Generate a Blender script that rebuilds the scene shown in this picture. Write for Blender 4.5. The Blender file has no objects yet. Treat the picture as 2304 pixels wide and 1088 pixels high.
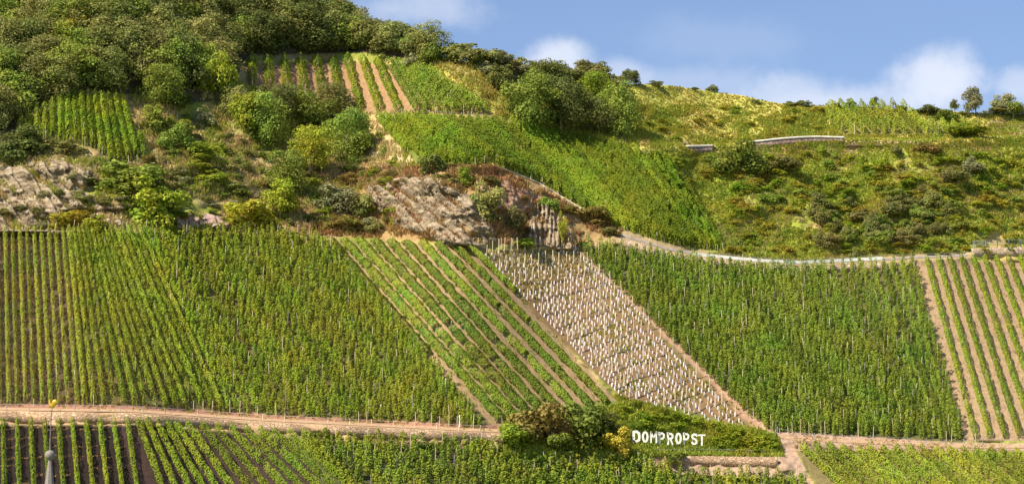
import bpy, math
import numpy as np
from mathutils import Vector, Matrix

# ------------------------------------------------------------------ camera, sky, sun, exposure
S = bpy.context.scene
COL = S.collection
W, H, F = 2304.0, 1088.0, 6272.0
PITCH = math.radians(8.0)
CAM = np.array([0.0, 0.0, 3.0])
cd = bpy.data.cameras.new('camera'); cam = bpy.data.objects.new('camera', cd); COL.objects.link(cam)
cam.location = CAM; cam.rotation_euler = (math.radians(90) + PITCH, 0, 0)
cd.sensor_width = 36.0; cd.lens = 36.0 * F / W; cd.clip_start = 1.0; cd.clip_end = 20000
S.camera = cam
SUN_AZ = math.radians(-127)      # from +Y (view direction), negative = to the left, so behind-left of the camera
SUN_EL = math.radians(46)
sun_dir = Vector((math.sin(SUN_AZ) * math.cos(SUN_EL), math.cos(SUN_AZ) * math.cos(SUN_EL), math.sin(SUN_EL)))
sl = bpy.data.lights.new('sun', 'SUN'); sl.energy = 4.8; sl.angle = math.radians(0.5); sl.color = (1.0, 0.88, 0.70)
so = bpy.data.objects.new('sun', sl); COL.objects.link(so)
so.rotation_euler = sun_dir.to_track_quat('Z', 'Y').to_euler()
S.view_settings.view_transform = 'Standard'; S.view_settings.look = 'None'
S.view_settings.exposure = 0.72; S.view_settings.gamma = 1.0
S.render.engine = 'CYCLES'
S.cycles.max_bounces = 5; S.cycles.diffuse_bounces = 3; S.cycles.transparent_max_bounces = 4


def pdir(px, py):
    """direction (not normalised, 1 along the view axis) through a photo pixel"""
    x = (px - W / 2) / F; v = (H / 2 - py) / F
    cp, sp = math.cos(PITCH), math.sin(PITCH)
    return np.stack([x + 0 * v, cp - v * sp + 0 * x, sp + v * cp + 0 * x], -1)


wd = bpy.data.worlds.new('World'); S.world = wd; wd.use_nodes = True
nt = wd.node_tree; N = nt.nodes; L = nt.links; N.clear()
out = N.new('ShaderNodeOutputWorld'); bg = N.new('ShaderNodeBackground'); sky = N.new('ShaderNodeTexSky')
sky.sky_type = 'NISHITA'; sky.sun_disc = False; sky.sun_elevation = SUN_EL; sky.sun_rotation = SUN_AZ
sky.air_density = 1.0; sky.dust_density = 0.25; sky.ozone_density = 2.6; sky.altitude = 200
bg.inputs['Strength'].default_value = 0.15
tc = N.new('ShaderNodeTexCoord')
tint = N.new('ShaderNodeMix'); tint.data_type = 'RGBA'; tint.blend_type = 'MULTIPLY'; tint.inputs['Factor'].default_value = 1
L.new(sky.outputs[0], tint.inputs['A']); tint.inputs['B'].default_value = (0.52, 0.505, 0.56, 1)
cur = tint.outputs['Result']
nz = N.new('ShaderNodeTexNoise'); nz.inputs['Scale'].default_value = 26; nz.inputs['Detail'].default_value = 7
nz.inputs['Roughness'].default_value = 0.6
L.new(tc.outputs['Generated'], nz.inputs['Vector'])
# soft cumulus tops and veils: centre pixel direction, half sizes in radians, amount
for (cx, cy, rx, ry, amt) in [(1255, 140, 85, 52, 0.8), (2125, 185, 125, 74, 0.85), (1810, 215, 130, 50, 0.45), (1380, 165, 80, 40, 0.45),
                              (880, 20, 260, 60, 0.45), (2290, 190, 80, 45, 0.5), (1560, 190, 200, 45, 0.3), (1950, 235, 420, 40, 0.5), (1650, 90, 240, 60, 0.12)]:
    c = pdir(np.array(float(cx)), np.array(float(cy))); c = c / np.linalg.norm(c)
    sb = N.new('ShaderNodeVectorMath'); sb.operation = 'SUBTRACT'; L.new(tc.outputs['Generated'], sb.inputs[0]); sb.inputs[1].default_value = c
    ml = N.new('ShaderNodeVectorMath'); ml.operation = 'MULTIPLY'; L.new(sb.outputs[0], ml.inputs[0])
    ml.inputs[1].default_value = (F / rx, F / rx, F / ry)
    ln = N.new('ShaderNodeVectorMath'); ln.operation = 'LENGTH'; L.new(ml.outputs[0], ln.inputs[0])
    ad = N.new('ShaderNodeMath'); ad.operation = 'MULTIPLY_ADD'; L.new(nz.outputs['Fac'], ad.inputs[0]); ad.inputs[1].default_value = -2.4
    L.new(ln.outputs['Value'], ad.inputs[2])
    mr = N.new('ShaderNodeMapRange'); mr.interpolation_type = 'SMOOTHSTEP'; L.new(ad.outputs[0], mr.inputs['Value'])
    mr.inputs['From Min'].default_value = 0.0; mr.inputs['From Max'].default_value = -1.0
    mr.inputs['To Min'].default_value = 0; mr.inputs['To Max'].default_value = amt
    mx = N.new('ShaderNodeMix'); mx.data_type = 'RGBA'; L.new(mr.outputs[0], mx.inputs['Factor']); L.new(cur, mx.inputs['A'])
    mx.inputs['B'].default_value = (3.5, 3.7, 4.2, 1); cur = mx.outputs['Result']
L.new(cur, bg.inputs['Color']); L.new(bg.outputs[0], out.inputs[0])

# ------------------------------------------------------------------ helpers
rng = np.random.default_rng(7)


def vnoise(x, y, seed=0):
    xi = np.floor(x).astype(np.int64); yi = np.floor(y).astype(np.int64); fx = x - xi; fy = y - yi
    fx = fx * fx * (3 - 2 * fx); fy = fy * fy * (3 - 2 * fy)
    def h(a, b):
        n = (a * 374761393 + b * 668265263 + seed * 974634777) & 0xffffffff
        n = ((n ^ (n >> 13)) * 1274126177) & 0xffffffff
        return ((n ^ (n >> 16)) & 0xffff) / 65535.0
    return (h(xi, yi) * (1 - fx) + h(xi + 1, yi) * fx) * (1 - fy) + (h(xi, yi + 1) * (1 - fx) + h(xi + 1, yi + 1) * fx) * fy


def fbm(x, y, seed=0, octv=4):
    s = 0; a = 0.5; tot = 0
    for o in range(octv):
        s = s + a * vnoise(x * 2 ** o, y * 2 ** o, seed + o * 17); tot += a; a *= 0.5
    return s / tot


def sm(x, a, b):
    t = np.clip((x - a) / (b - a), 0, 1); return t * t * (3 - 2 * t)


def inside(poly, x, y):
    r = np.zeros(np.shape(x), bool); n = len(poly)
    for i in range(n):
        x0, y0 = poly[i]; x1, y1 = poly[(i + 1) % n]
        if y0 == y1: continue
        c = ((y0 > y) != (y1 > y)) & (x < (x1 - x0) * (y - y0) / (y1 - y0) + x0)
        r ^= c
    return r


def pl(pts, x):
    p = np.array(pts, float); return np.interp(x, p[:, 0], p[:, 1])


# ------------------------------------------------------------------ the lie of the land
RIDGE = [(-6000, -60), (-700, -110), (0, -90), (400, -60), (650, 15), (740, 45), (830, 85), (930, 112), (1000, 130), (1100, 152),
         (1200, 165), (1300, 178), (1420, 190), (1500, 192), (1600, 205), (1700, 221), (1760, 235), (1900, 238), (2100, 250), (2304, 258),
         (2700, 285), (3500, 330), (8000, 380)]
# ledges: (line, thickness px, weight over px, wall height px below)
LEDGE = [
    ([(-9000, 916), (0, 917), (300, 922), (600, 943), (1100, 968), (1300, 960), (1450, 950), (1700, 965), (1780, 985), (2170, 1003), (2400, 1003), (9000, 1003)],
     9, [(-9000, 1), (900, 1), (1400, 0.25), (1560, 0.25), (1900, .8), (9000, 1)], 22),
    ([(1300, 500), (1390, 526), (1500, 560), (1600, 576), (1700, 587), (1800, 592), (1980, 584), (2055, 579), (2180, 574), (2200, 552), (9000, 546)],
     7, [(1150, 0), (1560, 1), (9000, 1)], 16),
    ([(-9000, 515), (0, 515), (500, 520), (720, 532), (1000, 545), (1300, 550)], 5, [(-9000, 1), (600, .9), (1300, 0)], 8),
    ([(1300, 305), (1550, 330), (1700, 322), (1900, 312), (2070, 316), (2300, 306), (9000, 306)], 5, [(1200, 0), (1620, 1), (9000, 1)], 16),
    ([(800, 246), (1115, 262), (1250, 288), (1400, 312)], 4, [(600, 0), (900, .6), (1150, .6), (1550, 0)], 6),
    ([(1300, 1010), (1480, 1018), (1750, 1022), (1800, 1022)], 6, [(1100, 0), (1540, .8), (1680, .8), (2150, 0)], 24),
]
GX = np.concatenate([np.linspace(-9000, -800, 30), np.arange(-700, 3001, 4.0), np.linspace(3100, 10000, 30)])
GY = np.arange(1500, -202, -2.0)
X2, Y2 = np.meshgrid(GX, GY, indexing='ij')
e2 = PITCH + np.arctan((H / 2 - Y2) / F)
s2 = np.radians(40.0) + 0 * X2
s2 += np.radians(9) * (vnoise(X2 / 260, Y2 / 130, 5) - .5)
s2 = s2 - np.radians(9) * sm(X2, 1350, 1600) * sm(Y2, 345, 290)          # gentler top on the right
s2 = s2 + np.radians(16) * np.exp(-(((X2 - 990) / 170) ** 2 + ((Y2 - 470) / 60) ** 2))   # rocky breaks
s2 = s2 + np.radians(16) * np.exp(-(((X2 - 60) / 190) ** 2 + ((Y2 - 440) / 70) ** 2))
s2 = s2 - np.radians(8) * np.exp(-(((X2 - 640) / 150) ** 2 + ((Y2 - 330) / 40) ** 2))
for line, th, wt, wall in LEDGE:
    yl = pl(line, X2); w = pl(wt, X2)
    led = w * sm(Y2, yl - th / 2 - 2, yl - th / 2 + 1) * sm(Y2, yl + th / 2 + 2, yl + th / 2 - 1)
    s2 = s2 * (1 - led) + (e2 + np.radians(3.5)) * led
    wl = w * sm(Y2, yl + th / 2, yl + th / 2 + 3) * sm(Y2, yl + th / 2 + wall + 4, yl + th / 2 + wall)
    s2 = s2 * (1 - wl) + np.radians(72) * wl
T2 = np.tan(np.maximum(s2, e2 + np.radians(3)))
cp, sp = math.cos(PITCH), math.sin(PITCH)
v2 = (H / 2 - Y2) / F
dl = (2.0 / F) * (cp + T2 * sp) / (T2 * (cp - v2 * sp) - (sp + v2 * cp))
t0 = 372 + 42 * sm(GX, 100, 2000) + 10 * sm(GX, 2000, 3500)
lt = np.log(t0)[:, None] + np.cumsum(dl, axis=1)
_k = np.exp(-0.5 * (np.arange(-12, 13) / 4.5) ** 2); _k /= _k.sum()
_pad = np.concatenate([np.repeat(lt[30:31], 12, 0), lt[30:-30], np.repeat(lt[-31:-30], 12, 0)])
lt[42:-42] = sum(_k[i] * _pad[i:i + len(lt) - 60] for i in range(25))[12:-12]
TG = np.exp(lt)


def T_base(px, py):
    fi = np.interp(px, GX, np.arange(len(GX))); fj = (GY[0] - py) / 2.0
    fi = np.clip(fi, 0, len(GX) - 1.001); fj = np.clip(fj, 0, len(GY) - 1.001)
    i = fi.astype(int); j = fj.astype(int); a = fi - i; b = fj - j
    return TG[i, j] * (1 - a) * (1 - b) + TG[i + 1, j] * a * (1 - b) + TG[i, j + 1] * (1 - a) * b + TG[i + 1, j + 1] * a * b


# vineyard plots and other outlines, in photo pixels
P_A = [(-900, 956), (292, 958), (345, 1100), (420, 1500), (-900, 1500)]
P_F = [(-900, 518), (600, 528), (722, 545), (1105, 955), (1090, 966), (600, 938), (300, 916), (-900, 912)]
P_G = [(722, 540), (1060, 556), (1230, 735), (1395, 908), (1300, 928), (1160, 940), (1115, 960), (1105, 955)]
P_H = [(1075, 566), (1290, 560), (1400, 665), (1560, 830), (1715, 965), (1600, 952), (1395, 893), (1225, 730)]
P_I = [(1290, 562), (1400, 548), (1500, 586), (1650, 606), (1800, 614), (1990, 606), (2055, 598), (2172, 994), (2170, 996), (1735, 975), (1560, 830), (1400, 665)]
P_J = [(2050, 588), (2185, 582), (2190, 587), (3200, 582), (3400, 990), (2168, 992)]
P_B = [(262, 958), (300, 956), (420, 964), (640, 982), (720, 990), (1000, 1500), (430, 1500)]
P_C = [(655, 986), (1130, 1012), (1150, 1046), (1480, 1052), (1540, 1075), (1800, 1078), (1830, 1120), (1900, 1500), (1000, 1500)]
P_E = [(1790, 1012), (2250, 1022), (3400, 1022), (3400, 1500), (1950, 1500), (1830, 1080)]
P_L = [(40, 280), (155, 222), (285, 225), (330, 366), (245, 372), (225, 340), (180, 325), (60, 312)]
P_M = [(548, 142), (835, 142), (960, 160), (1115, 258), (905, 258), (780, 254), (740, 240), (700, 215), (560, 195)]
P_N = [(848, 268), (1115, 275), (1250, 298), (1400, 330), (1510, 368), (1575, 462), (1628, 566), (1540, 558), (1400, 518), (1350, 492), (1210, 408), (1110, 372), (940, 372)]
P_O = [(1845, 240), (2060, 248), (2080, 285), (2210, 288), (2205, 304), (1900, 304), (1870, 275)]
ROCKS = {
    'left': [(-60, 390), (60, 358), (150, 352), (205, 385), (190, 430), (290, 450), (300, 470), (150, 475), (125, 520), (-60, 522)],
    'left_low': [(205, 500), (225, 478), (275, 495), (285, 522), (215, 522)],
    'pink': [(395, 490), (430, 468), (500, 480), (520, 515), (400, 516)],
    'centre': [(820, 425), (900, 395), (990, 398), (1060, 450), (1100, 505), (1120, 548), (1060, 556), (960, 535), (850, 470)],
    'red': [(1060, 400), (1150, 405), (1205, 430), (1190, 480), (1110, 470)],
    'pillars': [(1190, 470), (1215, 440), (1262, 470), (1290, 520), (1290, 562), (1190, 560)],
}
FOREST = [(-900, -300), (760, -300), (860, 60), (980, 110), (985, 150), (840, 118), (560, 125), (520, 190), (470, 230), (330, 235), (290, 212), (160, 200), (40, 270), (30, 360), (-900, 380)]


def soft(poly, x, y, r=3.0):
    s = 0
    for dx, dy in ((0, 0), (r, 0), (-r, 0), (0, r), (0, -r)):
        s = s + inside(poly, x + dx, y + dy)
    return s / 5.0


PLOTS = [P_A, P_F, P_G, P_H, P_I, P_J, P_B, P_C, P_E, P_L, P_M, P_N, P_O]
amp = np.full(X2.shape, 1.0)
for p in PLOTS: amp[inside(p, X2, Y2)] = 0.10
for line, th, wt, wall in LEDGE:
    yl = pl(line, X2); amp *= 1 - 0.92 * np.clip(pl(wt, X2), 0, 1) * np.exp(-((Y2 - yl - 8) / 16) ** 2)
rockm = sum(soft(p, X2, Y2) for p in ROCKS.values())
nA = fbm(X2 / 60, Y2 / 34, 11, 5) - .5
strat = .4 * fbm((X2 - Y2 * 1.1) / 26, (X2 * .7 + Y2) / 130, 23, 4) - .5
TG = TG + amp * 5.5 * nA + rockm * 4.5 * strat


def P(px, py, up=0.0):
    px = np.asarray(px, float); py = np.asarray(py, float)
    r = CAM + T_base(px, py)[..., None] * pdir(px, py)
    r = np.array(r); r[..., 2] += up
    return r


def mpp(px, py):
    return float(T_base(np.array(float(px)), np.array(float(py)))) / F


# ------------------------------------------------------------------ materials
MATS = {}


def node_mat(name):
    m = bpy.data.materials.new(name); m.use_nodes = True
    n = m.node_tree.nodes; l = m.node_tree.links
    b = n['Principled BSDF']; b.inputs['Roughness'].default_value = 0.85
    b.inputs['Specular IOR Level'].default_value = 0.2
    MATS[name] = m
    return m, n, l, b


def leaf_mat(name, cols, trans=0.36, vary=0.25):
    """cols: colour stops picked per leaf; per-object brightness and hue shift on top"""
    m, n, l, b = node_mat(name)
    g = n.new('ShaderNodeNewGeometry'); r = n.new('ShaderNodeValToRGB'); l.new(g.outputs['Random Per Island'], r.inputs[0])
    r.color_ramp.interpolation = 'LINEAR'
    els = r.color_ramp.elements
    while len(els) < len(cols): els.new(0.5)
    for i, c in enumerate(cols):
        els[i].position = i / max(1, len(cols) - 1); els[i].color = (*c, 1)
    tcn = n.new('ShaderNodeTexCoord'); no = n.new('ShaderNodeTexNoise'); no.inputs['Scale'].default_value = 0.16; no.inputs['Detail'].default_value = 3
    gp = n.new('ShaderNodeNewGeometry'); l.new(gp.outputs['Position'], no.inputs['Vector'])
    oi = n.new('ShaderNodeObjectInfo')
    hsv = n.new('ShaderNodeHueSaturation')
    mh = n.new('ShaderNodeMapRange'); l.new(no.outputs['Fac'], mh.inputs['Value']); mh.inputs['From Min'].default_value = .3; mh.inputs['From Max'].default_value = .7
    mh.inputs['To Min'].default_value = 0.458; mh.inputs['To Max'].default_value = 0.515
    l.new(mh.outputs[0], hsv.inputs['Hue'])
    mv = n.new('ShaderNodeMapRange'); l.new(oi.outputs['Random'], mv.inputs['Value'])
    mv.inputs['To Min'].default_value = 1 - vary; mv.inputs['To Max'].default_value = 1 + vary
    l.new(mv.outputs[0], hsv.inputs['Value']); l.new(r.outputs[0], hsv.inputs['Color'])
    l.new(hsv.outputs[0], b.inputs['Base Color']); b.inputs['Roughness'].default_value = 0.7
    tr = n.new('ShaderNodeBsdfTranslucent'); l.new(hsv.outputs[0], tr.inputs['Color'])
    ms = n.new('ShaderNodeMixShader'); ms.inputs[0].default_value = trans
    l.new(b.outputs[0], ms.inputs[1]); l.new(tr.outputs[0], ms.inputs[2]); l.new(ms.outputs[0], n['Material Output'].inputs[0])
    return m


def plain_mat(name, col, col2=None, scale=3.0, rough=0.85, metal=0.0, bump=0.0, stretch=(1, 1, 1)):
    m, n, l, b = node_mat(name)
    g = n.new('ShaderNodeNewGeometry'); mp = n.new('ShaderNodeMapping'); mp.inputs['Scale'].default_value = stretch
    no = n.new('ShaderNodeTexNoise'); no.inputs['Scale'].default_value = scale; no.inputs['Detail'].default_value = 6
    l.new(g.outputs['Position'], mp.inputs['Vector']); l.new(mp.outputs[0], no.inputs['Vector'])
    r = n.new('ShaderNodeValToRGB'); l.new(no.outputs['Fac'], r.inputs[0])
    c2 = col2 or tuple(c * .7 for c in col)
    r.color_ramp.elements[0].position = .35; r.color_ramp.elements[1].position = .65
    r.color_ramp.elements[0].color = (*c2, 1); r.color_ramp.elements[1].color = (*col, 1)
    l.new(r.outputs[0], b.inputs['Base Color']); b.inputs['Roughness'].default_value = rough; b.inputs['Metallic'].default_value = metal
    if bump:
        bm = n.new('ShaderNodeBump'); bm.inputs['Strength'].default_value = 0.8; bm.inputs['Distance'].default_value = bump
        l.new(no.outputs['Fac'], bm.inputs['Height']); l.new(bm.outputs[0], b.inputs['Normal'])
    return m


leaf_mat('vine_a', [(0.193, 0.295, 0.028), (0.272, 0.409, 0.033), (0.351, 0.477, 0.039)])
leaf_mat('vine_b', [(0.208, 0.293, 0.032), (0.293, 0.386, 0.038), (0.402, 0.469, 0.047)])
leaf_mat('vine_dark', [(0.159, 0.259, 0.033), (0.226, 0.348, 0.039), (0.316, 0.416, 0.047)])
leaf_mat('vine_gold', [(0.279, 0.292, 0.036), (0.372, 0.379, 0.040), (0.488, 0.433, 0.064)])
leaf_mat('vine_bright', [(0.155, 0.253, 0.020), (0.218, 0.335, 0.023), (0.281, 0.389, 0.028)])
leaf_mat('tree_dark', [(0.121, 0.159, 0.046), (0.185, 0.232, 0.058), (0.255, 0.294, 0.072)], vary=.25)
leaf_mat('tree_mid', [(0.155, 0.237, 0.044), (0.246, 0.345, 0.057), (0.335, 0.427, 0.070)], vary=.25)
leaf_mat('tree_olive', [(0.197, 0.232, 0.070), (0.304, 0.333, 0.099), (0.408, 0.424, 0.126)], vary=.22)
leaf_mat('tree_light', [(0.207, 0.287, 0.028), (0.312, 0.403, 0.040), (0.404, 0.466, 0.051)], vary=.2)
leaf_mat('tree_yellow', [(0.289, 0.325, 0.032), (0.446, 0.450, 0.043), (0.578, 0.550, 0.064)], vary=.15)
leaf_mat('bush_gold', [(.50, .52, .05), (.60, .60, .07), (.66, .62, .10)], vary=.05)
leaf_mat('tree_brown', [(0.209, 0.168, 0.045), (0.314, 0.269, 0.063), (0.399, 0.358, 0.090)], vary=.15)
leaf_mat('tree_grey', [(0.184, 0.200, 0.096), (0.315, 0.338, 0.159), (0.472, 0.475, 0.234)], vary=.2)
leaf_mat('shrub_dusky', [(0.175, 0.184, 0.060), (0.255, 0.268, 0.081), (0.349, 0.353, 0.108)], vary=.2)
leaf_mat('dry_grass', [(.44, .37, .15), (.54, .46, .19), (.62, .52, .23)], trans=.3, vary=0)
leaf_mat('gold_grass', [(0.381, 0.376, 0.065), (0.447, 0.428, 0.081), (0.497, 0.464, 0.103)], trans=.3, vary=0)
leaf_mat('green_grass', [(0.254, 0.326, 0.037), (0.360, 0.431, 0.055), (0.476, 0.504, 0.082)], trans=.3, vary=0)
leaf_mat('brown_grass', [(0.250, 0.150, 0.053), (0.400, 0.263, 0.096), (0.525, 0.375, 0.138)], trans=.2, vary=0)
plain_mat('bark', (.16, .12, .08), (.07, .05, .035), 4, bump=.05)
plain_mat('bark_pale', (.52, .42, .30), (.30, .22, .15), 4, bump=.05)
plain_mat('stake_wood', (.74, .64, .46), (.52, .42, .28), 2)
plain_mat('stake_grey', (.42, .40, .38), (.26, .24, .22), 2)
plain_mat('tube_plastic', (.86, .82, .88), (.62, .57, .64), 1.6, rough=.55)
plain_mat('rail_metal', (.80, .81, .78), (.66, .67, .65), .8, rough=.5)
plain_mat('railing_metal', (.34, .36, .36), (.24, .25, .25), 1, rough=.5, metal=.3)
plain_mat('cap_white', (.82, .78, .70), (.62, .56, .48), 1.0)
plain_mat('path_earth', (.54, .38, .23), (.40, .26, .16), 1.2, bump=.06)
plain_mat('road_grey', (.36, .32, .29), (.26, .22, .20), 1.0)
plain_mat('letter_white', (.94, .93, .88), (.80, .78, .72), 1.6, rough=.5)
plain_mat('slate_roof', (.30, .27, .24), (.20, .18, .16), 3, rough=.55, stretch=(1, 1, 6))
plain_mat('plaster', (.62, .56, .46), (.52, .46, .37), .8)
plain_mat('gold', (1.0, .62, .10), (.95, .52, .06), 4, rough=.28, metal=.85)
plain_mat('iron', (.22, .21, .20), (.12, .12, .12), 3, rough=.5, metal=.4)
plain_mat('louvre', (.12, .10, .08), (.07, .06, .05), 3)


def rock_material(name, c1, c2, c3):
    m, n, l, b = node_mat(name)
    g = n.new('ShaderNodeNewGeometry'); mp = n.new('ShaderNodeMapping'); mp.inputs['Rotation'].default_value = (0.3, 0.65, 0)
    mp.inputs['Scale'].default_value = (.5, .5, 1.8); l.new(g.outputs['Position'], mp.inputs['Vector'])
    no = n.new('ShaderNodeTexNoise'); no.inputs['Scale'].default_value = 1.0; no.inputs['Detail'].default_value = 8; no.inputs['Roughness'].default_value = .65
    l.new(mp.outputs[0], no.inputs['Vector'])
    r = n.new('ShaderNodeValToRGB'); l.new(no.outputs['Fac'], r.inputs[0])
    e = r.color_ramp.elements; e[0].position = .36; e[1].position = .64; e.new(.5)
    e[0].color = (*c1, 1); e[1].color = (*c2, 1); e[2].color = (*c3, 1)
    l.new(r.outputs[0], b.inputs['Base Color'])
    bm = n.new('ShaderNodeBump'); bm.inputs['Strength'].default_value = .8; bm.inputs['Distance'].default_value = .12
    l.new(no.outputs['Fac'], bm.inputs['Height']); l.new(bm.outputs[0], b.inputs['Normal'])
    return m


def stone_wall_material(name, cols, mortar, scale=(1.7, 1.7, 3.2)):
    m, n, l, b = node_mat(name)
    g = n.new('ShaderNodeNewGeometry'); mp = n.new('ShaderNodeMapping'); mp.inputs['Scale'].default_value = scale; l.new(g.outputs['Position'], mp.inputs['Vector'])
    v1 = n.new('ShaderNodeTexVoronoi'); v1.inputs['Scale'].default_value = 1; l.new(mp.outputs[0], v1.inputs['Vector'])
    v2 = n.new('ShaderNodeTexVoronoi'); v2.feature = 'DISTANCE_TO_EDGE'; v2.inputs['Scale'].default_value = 1; l.new(mp.outputs[0], v2.inputs['Vector'])
    sp_ = n.new('ShaderNodeSeparateColor'); l.new(v1.outputs['Color'], sp_.inputs[0]); r = n.new('ShaderNodeValToRGB'); l.new(sp_.outputs[0], r.inputs[0])
    e = r.color_ramp.elements; e[0].position = 0; e[1].position = 1; e.new(.5)
    for k, c in enumerate(cols): e[k].color = (*c, 1)
    mr = n.new('ShaderNodeMapRange'); l.new(v2.outputs['Distance'], mr.inputs['Value']); mr.inputs['From Min'].default_value = .02; mr.inputs['From Max'].default_value = .12
    mx = n.new('ShaderNodeMix'); mx.data_type = 'RGBA'; l.new(mr.outputs[0], mx.inputs['Factor']); mx.inputs['A'].default_value = (*mortar, 1); l.new(r.outputs[0], mx.inputs['B'])
    l.new(mx.outputs['Result'], b.inputs['Base Color'])
    bm = n.new('ShaderNodeBump'); bm.inputs['Strength'].default_value = .8; bm.inputs['Distance'].default_value = .08; l.new(mr.outputs[0], bm.inputs['Height']); l.new(bm.outputs[0], b.inputs['Normal'])


stone_wall_material('wall_stone', [(.40, .26, .16), (.54, .37, .23), (.62, .46, .31)], (.28, .19, .12))
stone_wall_material('wall_pale', [(.46, .34, .22), (.60, .46, .31), (.66, .54, .40)], (.32, .23, .15))
stone_wall_material('wall_slate', [(.24, .16, .14), (.36, .25, .21), (.46, .34, .28)], (.15, .10, .08))
rock_material('rock', (.12, .09, .06), (.28, .22, .145), (.42, .35, .25))
rock_material('rock_red', (.17, .08, .05), (.34, .21, .14), (.50, .36, .26))
rock_material('rock_pink', (.20, .13, .12), (.40, .28, .25), (.52, .40, .34))

# hillside: ground colour by region (attribute) times fine procedural noise
m, n, l, b = node_mat('hill_ground')
at = n.new('ShaderNodeVertexColor'); at.layer_name = 'ground'
g = n.new('ShaderNodeNewGeometry')
no = n.new('ShaderNodeTexNoise'); no.inputs['Scale'].default_value = 1.3; no.inputs['Detail'].default_value = 9; no.inputs['Roughness'].default_value = .78
l.new(g.outputs['Position'], no.inputs['Vector'])
mr = n.new('ShaderNodeMapRange'); l.new(no.outputs['Fac'], mr.inputs['Value']); mr.inputs['From Min'].default_value = .25; mr.inputs['From Max'].default_value = .75
mr.inputs['To Min'].default_value = .5; mr.inputs['To Max'].default_value = 1.45
mx = n.new('ShaderNodeMix'); mx.data_type = 'RGBA'; mx.blend_type = 'MULTIPLY'; mx.inputs['Factor'].default_value = 1
l.new(at.outputs['Color'], mx.inputs['A']); l.new(mr.outputs[0], mx.inputs['B']); l.new(mx.outputs['Result'], b.inputs['Base Color'])
bm = n.new('ShaderNodeBump'); bm.inputs['Strength'].default_value = .9; bm.inputs['Distance'].default_value = .25
l.new(no.outputs['Fac'], bm.inputs['Height']); l.new(bm.outputs[0], b.inputs['Normal'])
b.inputs['Roughness'].default_value = 1


# ------------------------------------------------------------------ mesh helpers
def mesh_quads(name, V, mat, smooth=False):
    V = np.asarray(V, np.float32).reshape(-1, 3); nq = len(V) // 4
    me = bpy.data.meshes.new(name); me.vertices.add(len(V)); me.vertices.foreach_set('co', V.ravel())
    me.loops.add(nq * 4); me.loops.foreach_set('vertex_index', np.arange(nq * 4, dtype=np.int32))
    me.polygons.add(nq); me.polygons.foreach_set('loop_start', np.arange(0, nq * 4, 4, dtype=np.int32))
    me.polygons.foreach_set('loop_total', np.full(nq, 4, np.int32))
    me.materials.append(MATS[mat]); me.update(calc_edges=True); return me


def mesh_idx(name, V, Q, mat, smooth=False):
    V = np.asarray(V, np.float32).reshape(-1, 3); Q = np.asarray(Q, np.int32); k = Q.shape[1]; nq = len(Q)
    me = bpy.data.meshes.new(name); me.vertices.add(len(V)); me.vertices.foreach_set('co', V.ravel())
    me.loops.add(nq * k); me.loops.foreach_set('vertex_index', Q.ravel())
    me.polygons.add(nq); me.polygons.foreach_set('loop_start', np.arange(0, nq * k, k, dtype=np.int32))
    me.polygons.foreach_set('loop_total', np.full(nq, k, np.int32))
    me.materials.append(MATS[mat]); me.update(calc_edges=True)
    if smooth: me.polygons.foreach_set('use_smooth', np.ones(nq, bool))
    return me


class MB:
    def __init__(s): s.v = []; s.f = []
    def box(s, c, sx, sy, sz, rot=None):
        c = Vector(c); k = len(s.v)
        for dx in (-.5, .5):
            for dy in (-.5, .5):
                for dz in (-.5, .5):
                    p = Vector((dx * sx, dy * sy, dz * sz))
                    if rot is not None: p = rot @ p
                    s.v.append(tuple(c + p))
        for q in ((0, 1, 3, 2), (4, 6, 7, 5), (0, 4, 5, 1), (2, 3, 7, 6), (0, 2, 6, 4), (1, 5, 7, 3)): s.f.append(tuple(k + i for i in q))
    def tube(s, pts, rad, seg=8, cap=True):
        pts = [Vector(p) for p in pts]; rad = rad if hasattr(rad, '__len__') else [rad] * len(pts); k0 = len(s.v)
        for i, p in enumerate(pts):
            d = (pts[min(i + 1, len(pts) - 1)] - pts[max(i - 1, 0)]).normalized()
            a = d.cross(Vector((0.13, 1, 0.07))).normalized() if abs(d.y) < .9 else d.cross(Vector((1, 0, 0))).normalized(); bb = d.cross(a)
            for j in range(seg):
                t = 2 * math.pi * j / seg; s.v.append(tuple(p + (a * math.cos(t) + bb * math.sin(t)) * rad[i]))
        for i in range(len(pts) - 1):
            for j in range(seg):
                q = k0 + i * seg; j2 = (j + 1) % seg; s.f.append((q + j, q + j2, q + seg + j2, q + seg + j))
        if cap:
            s.f.append(tuple(k0 + j for j in range(seg))[::-1]); e = k0 + (len(pts) - 1) * seg; s.f.append(tuple(e + j for j in range(seg)))
    def mesh(s, name, mat, smooth=False):
        me = bpy.data.meshes.new(name); me.from_pydata(s.v, [], s.f); me.materials.append(MATS[mat]); me.validate(); me.update()
        if smooth:
            for p in me.polygons: p.use_smooth = True
        return me
    def obj(s, name, mat, parent=None, smooth=False): return link(name, s.mesh(name, mat, smooth), parent)


def link(name, data, parent=None, loc=None):
    o = bpy.data.objects.new(name, data); COL.objects.link(o)
    if parent is not None: o.parent = parent
    if loc is not None: o.location = loc
    return o


def tag(o, label, cat=None, group=None, kind=None):
    if label: o['label'] = label
    if cat: o['category'] = cat
    if group: o['group'] = group
    if kind: o['kind'] = kind
    return o


def unit(a): return a / np.maximum(np.linalg.norm(a, axis=-1, keepdims=True), 1e-6)


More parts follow.
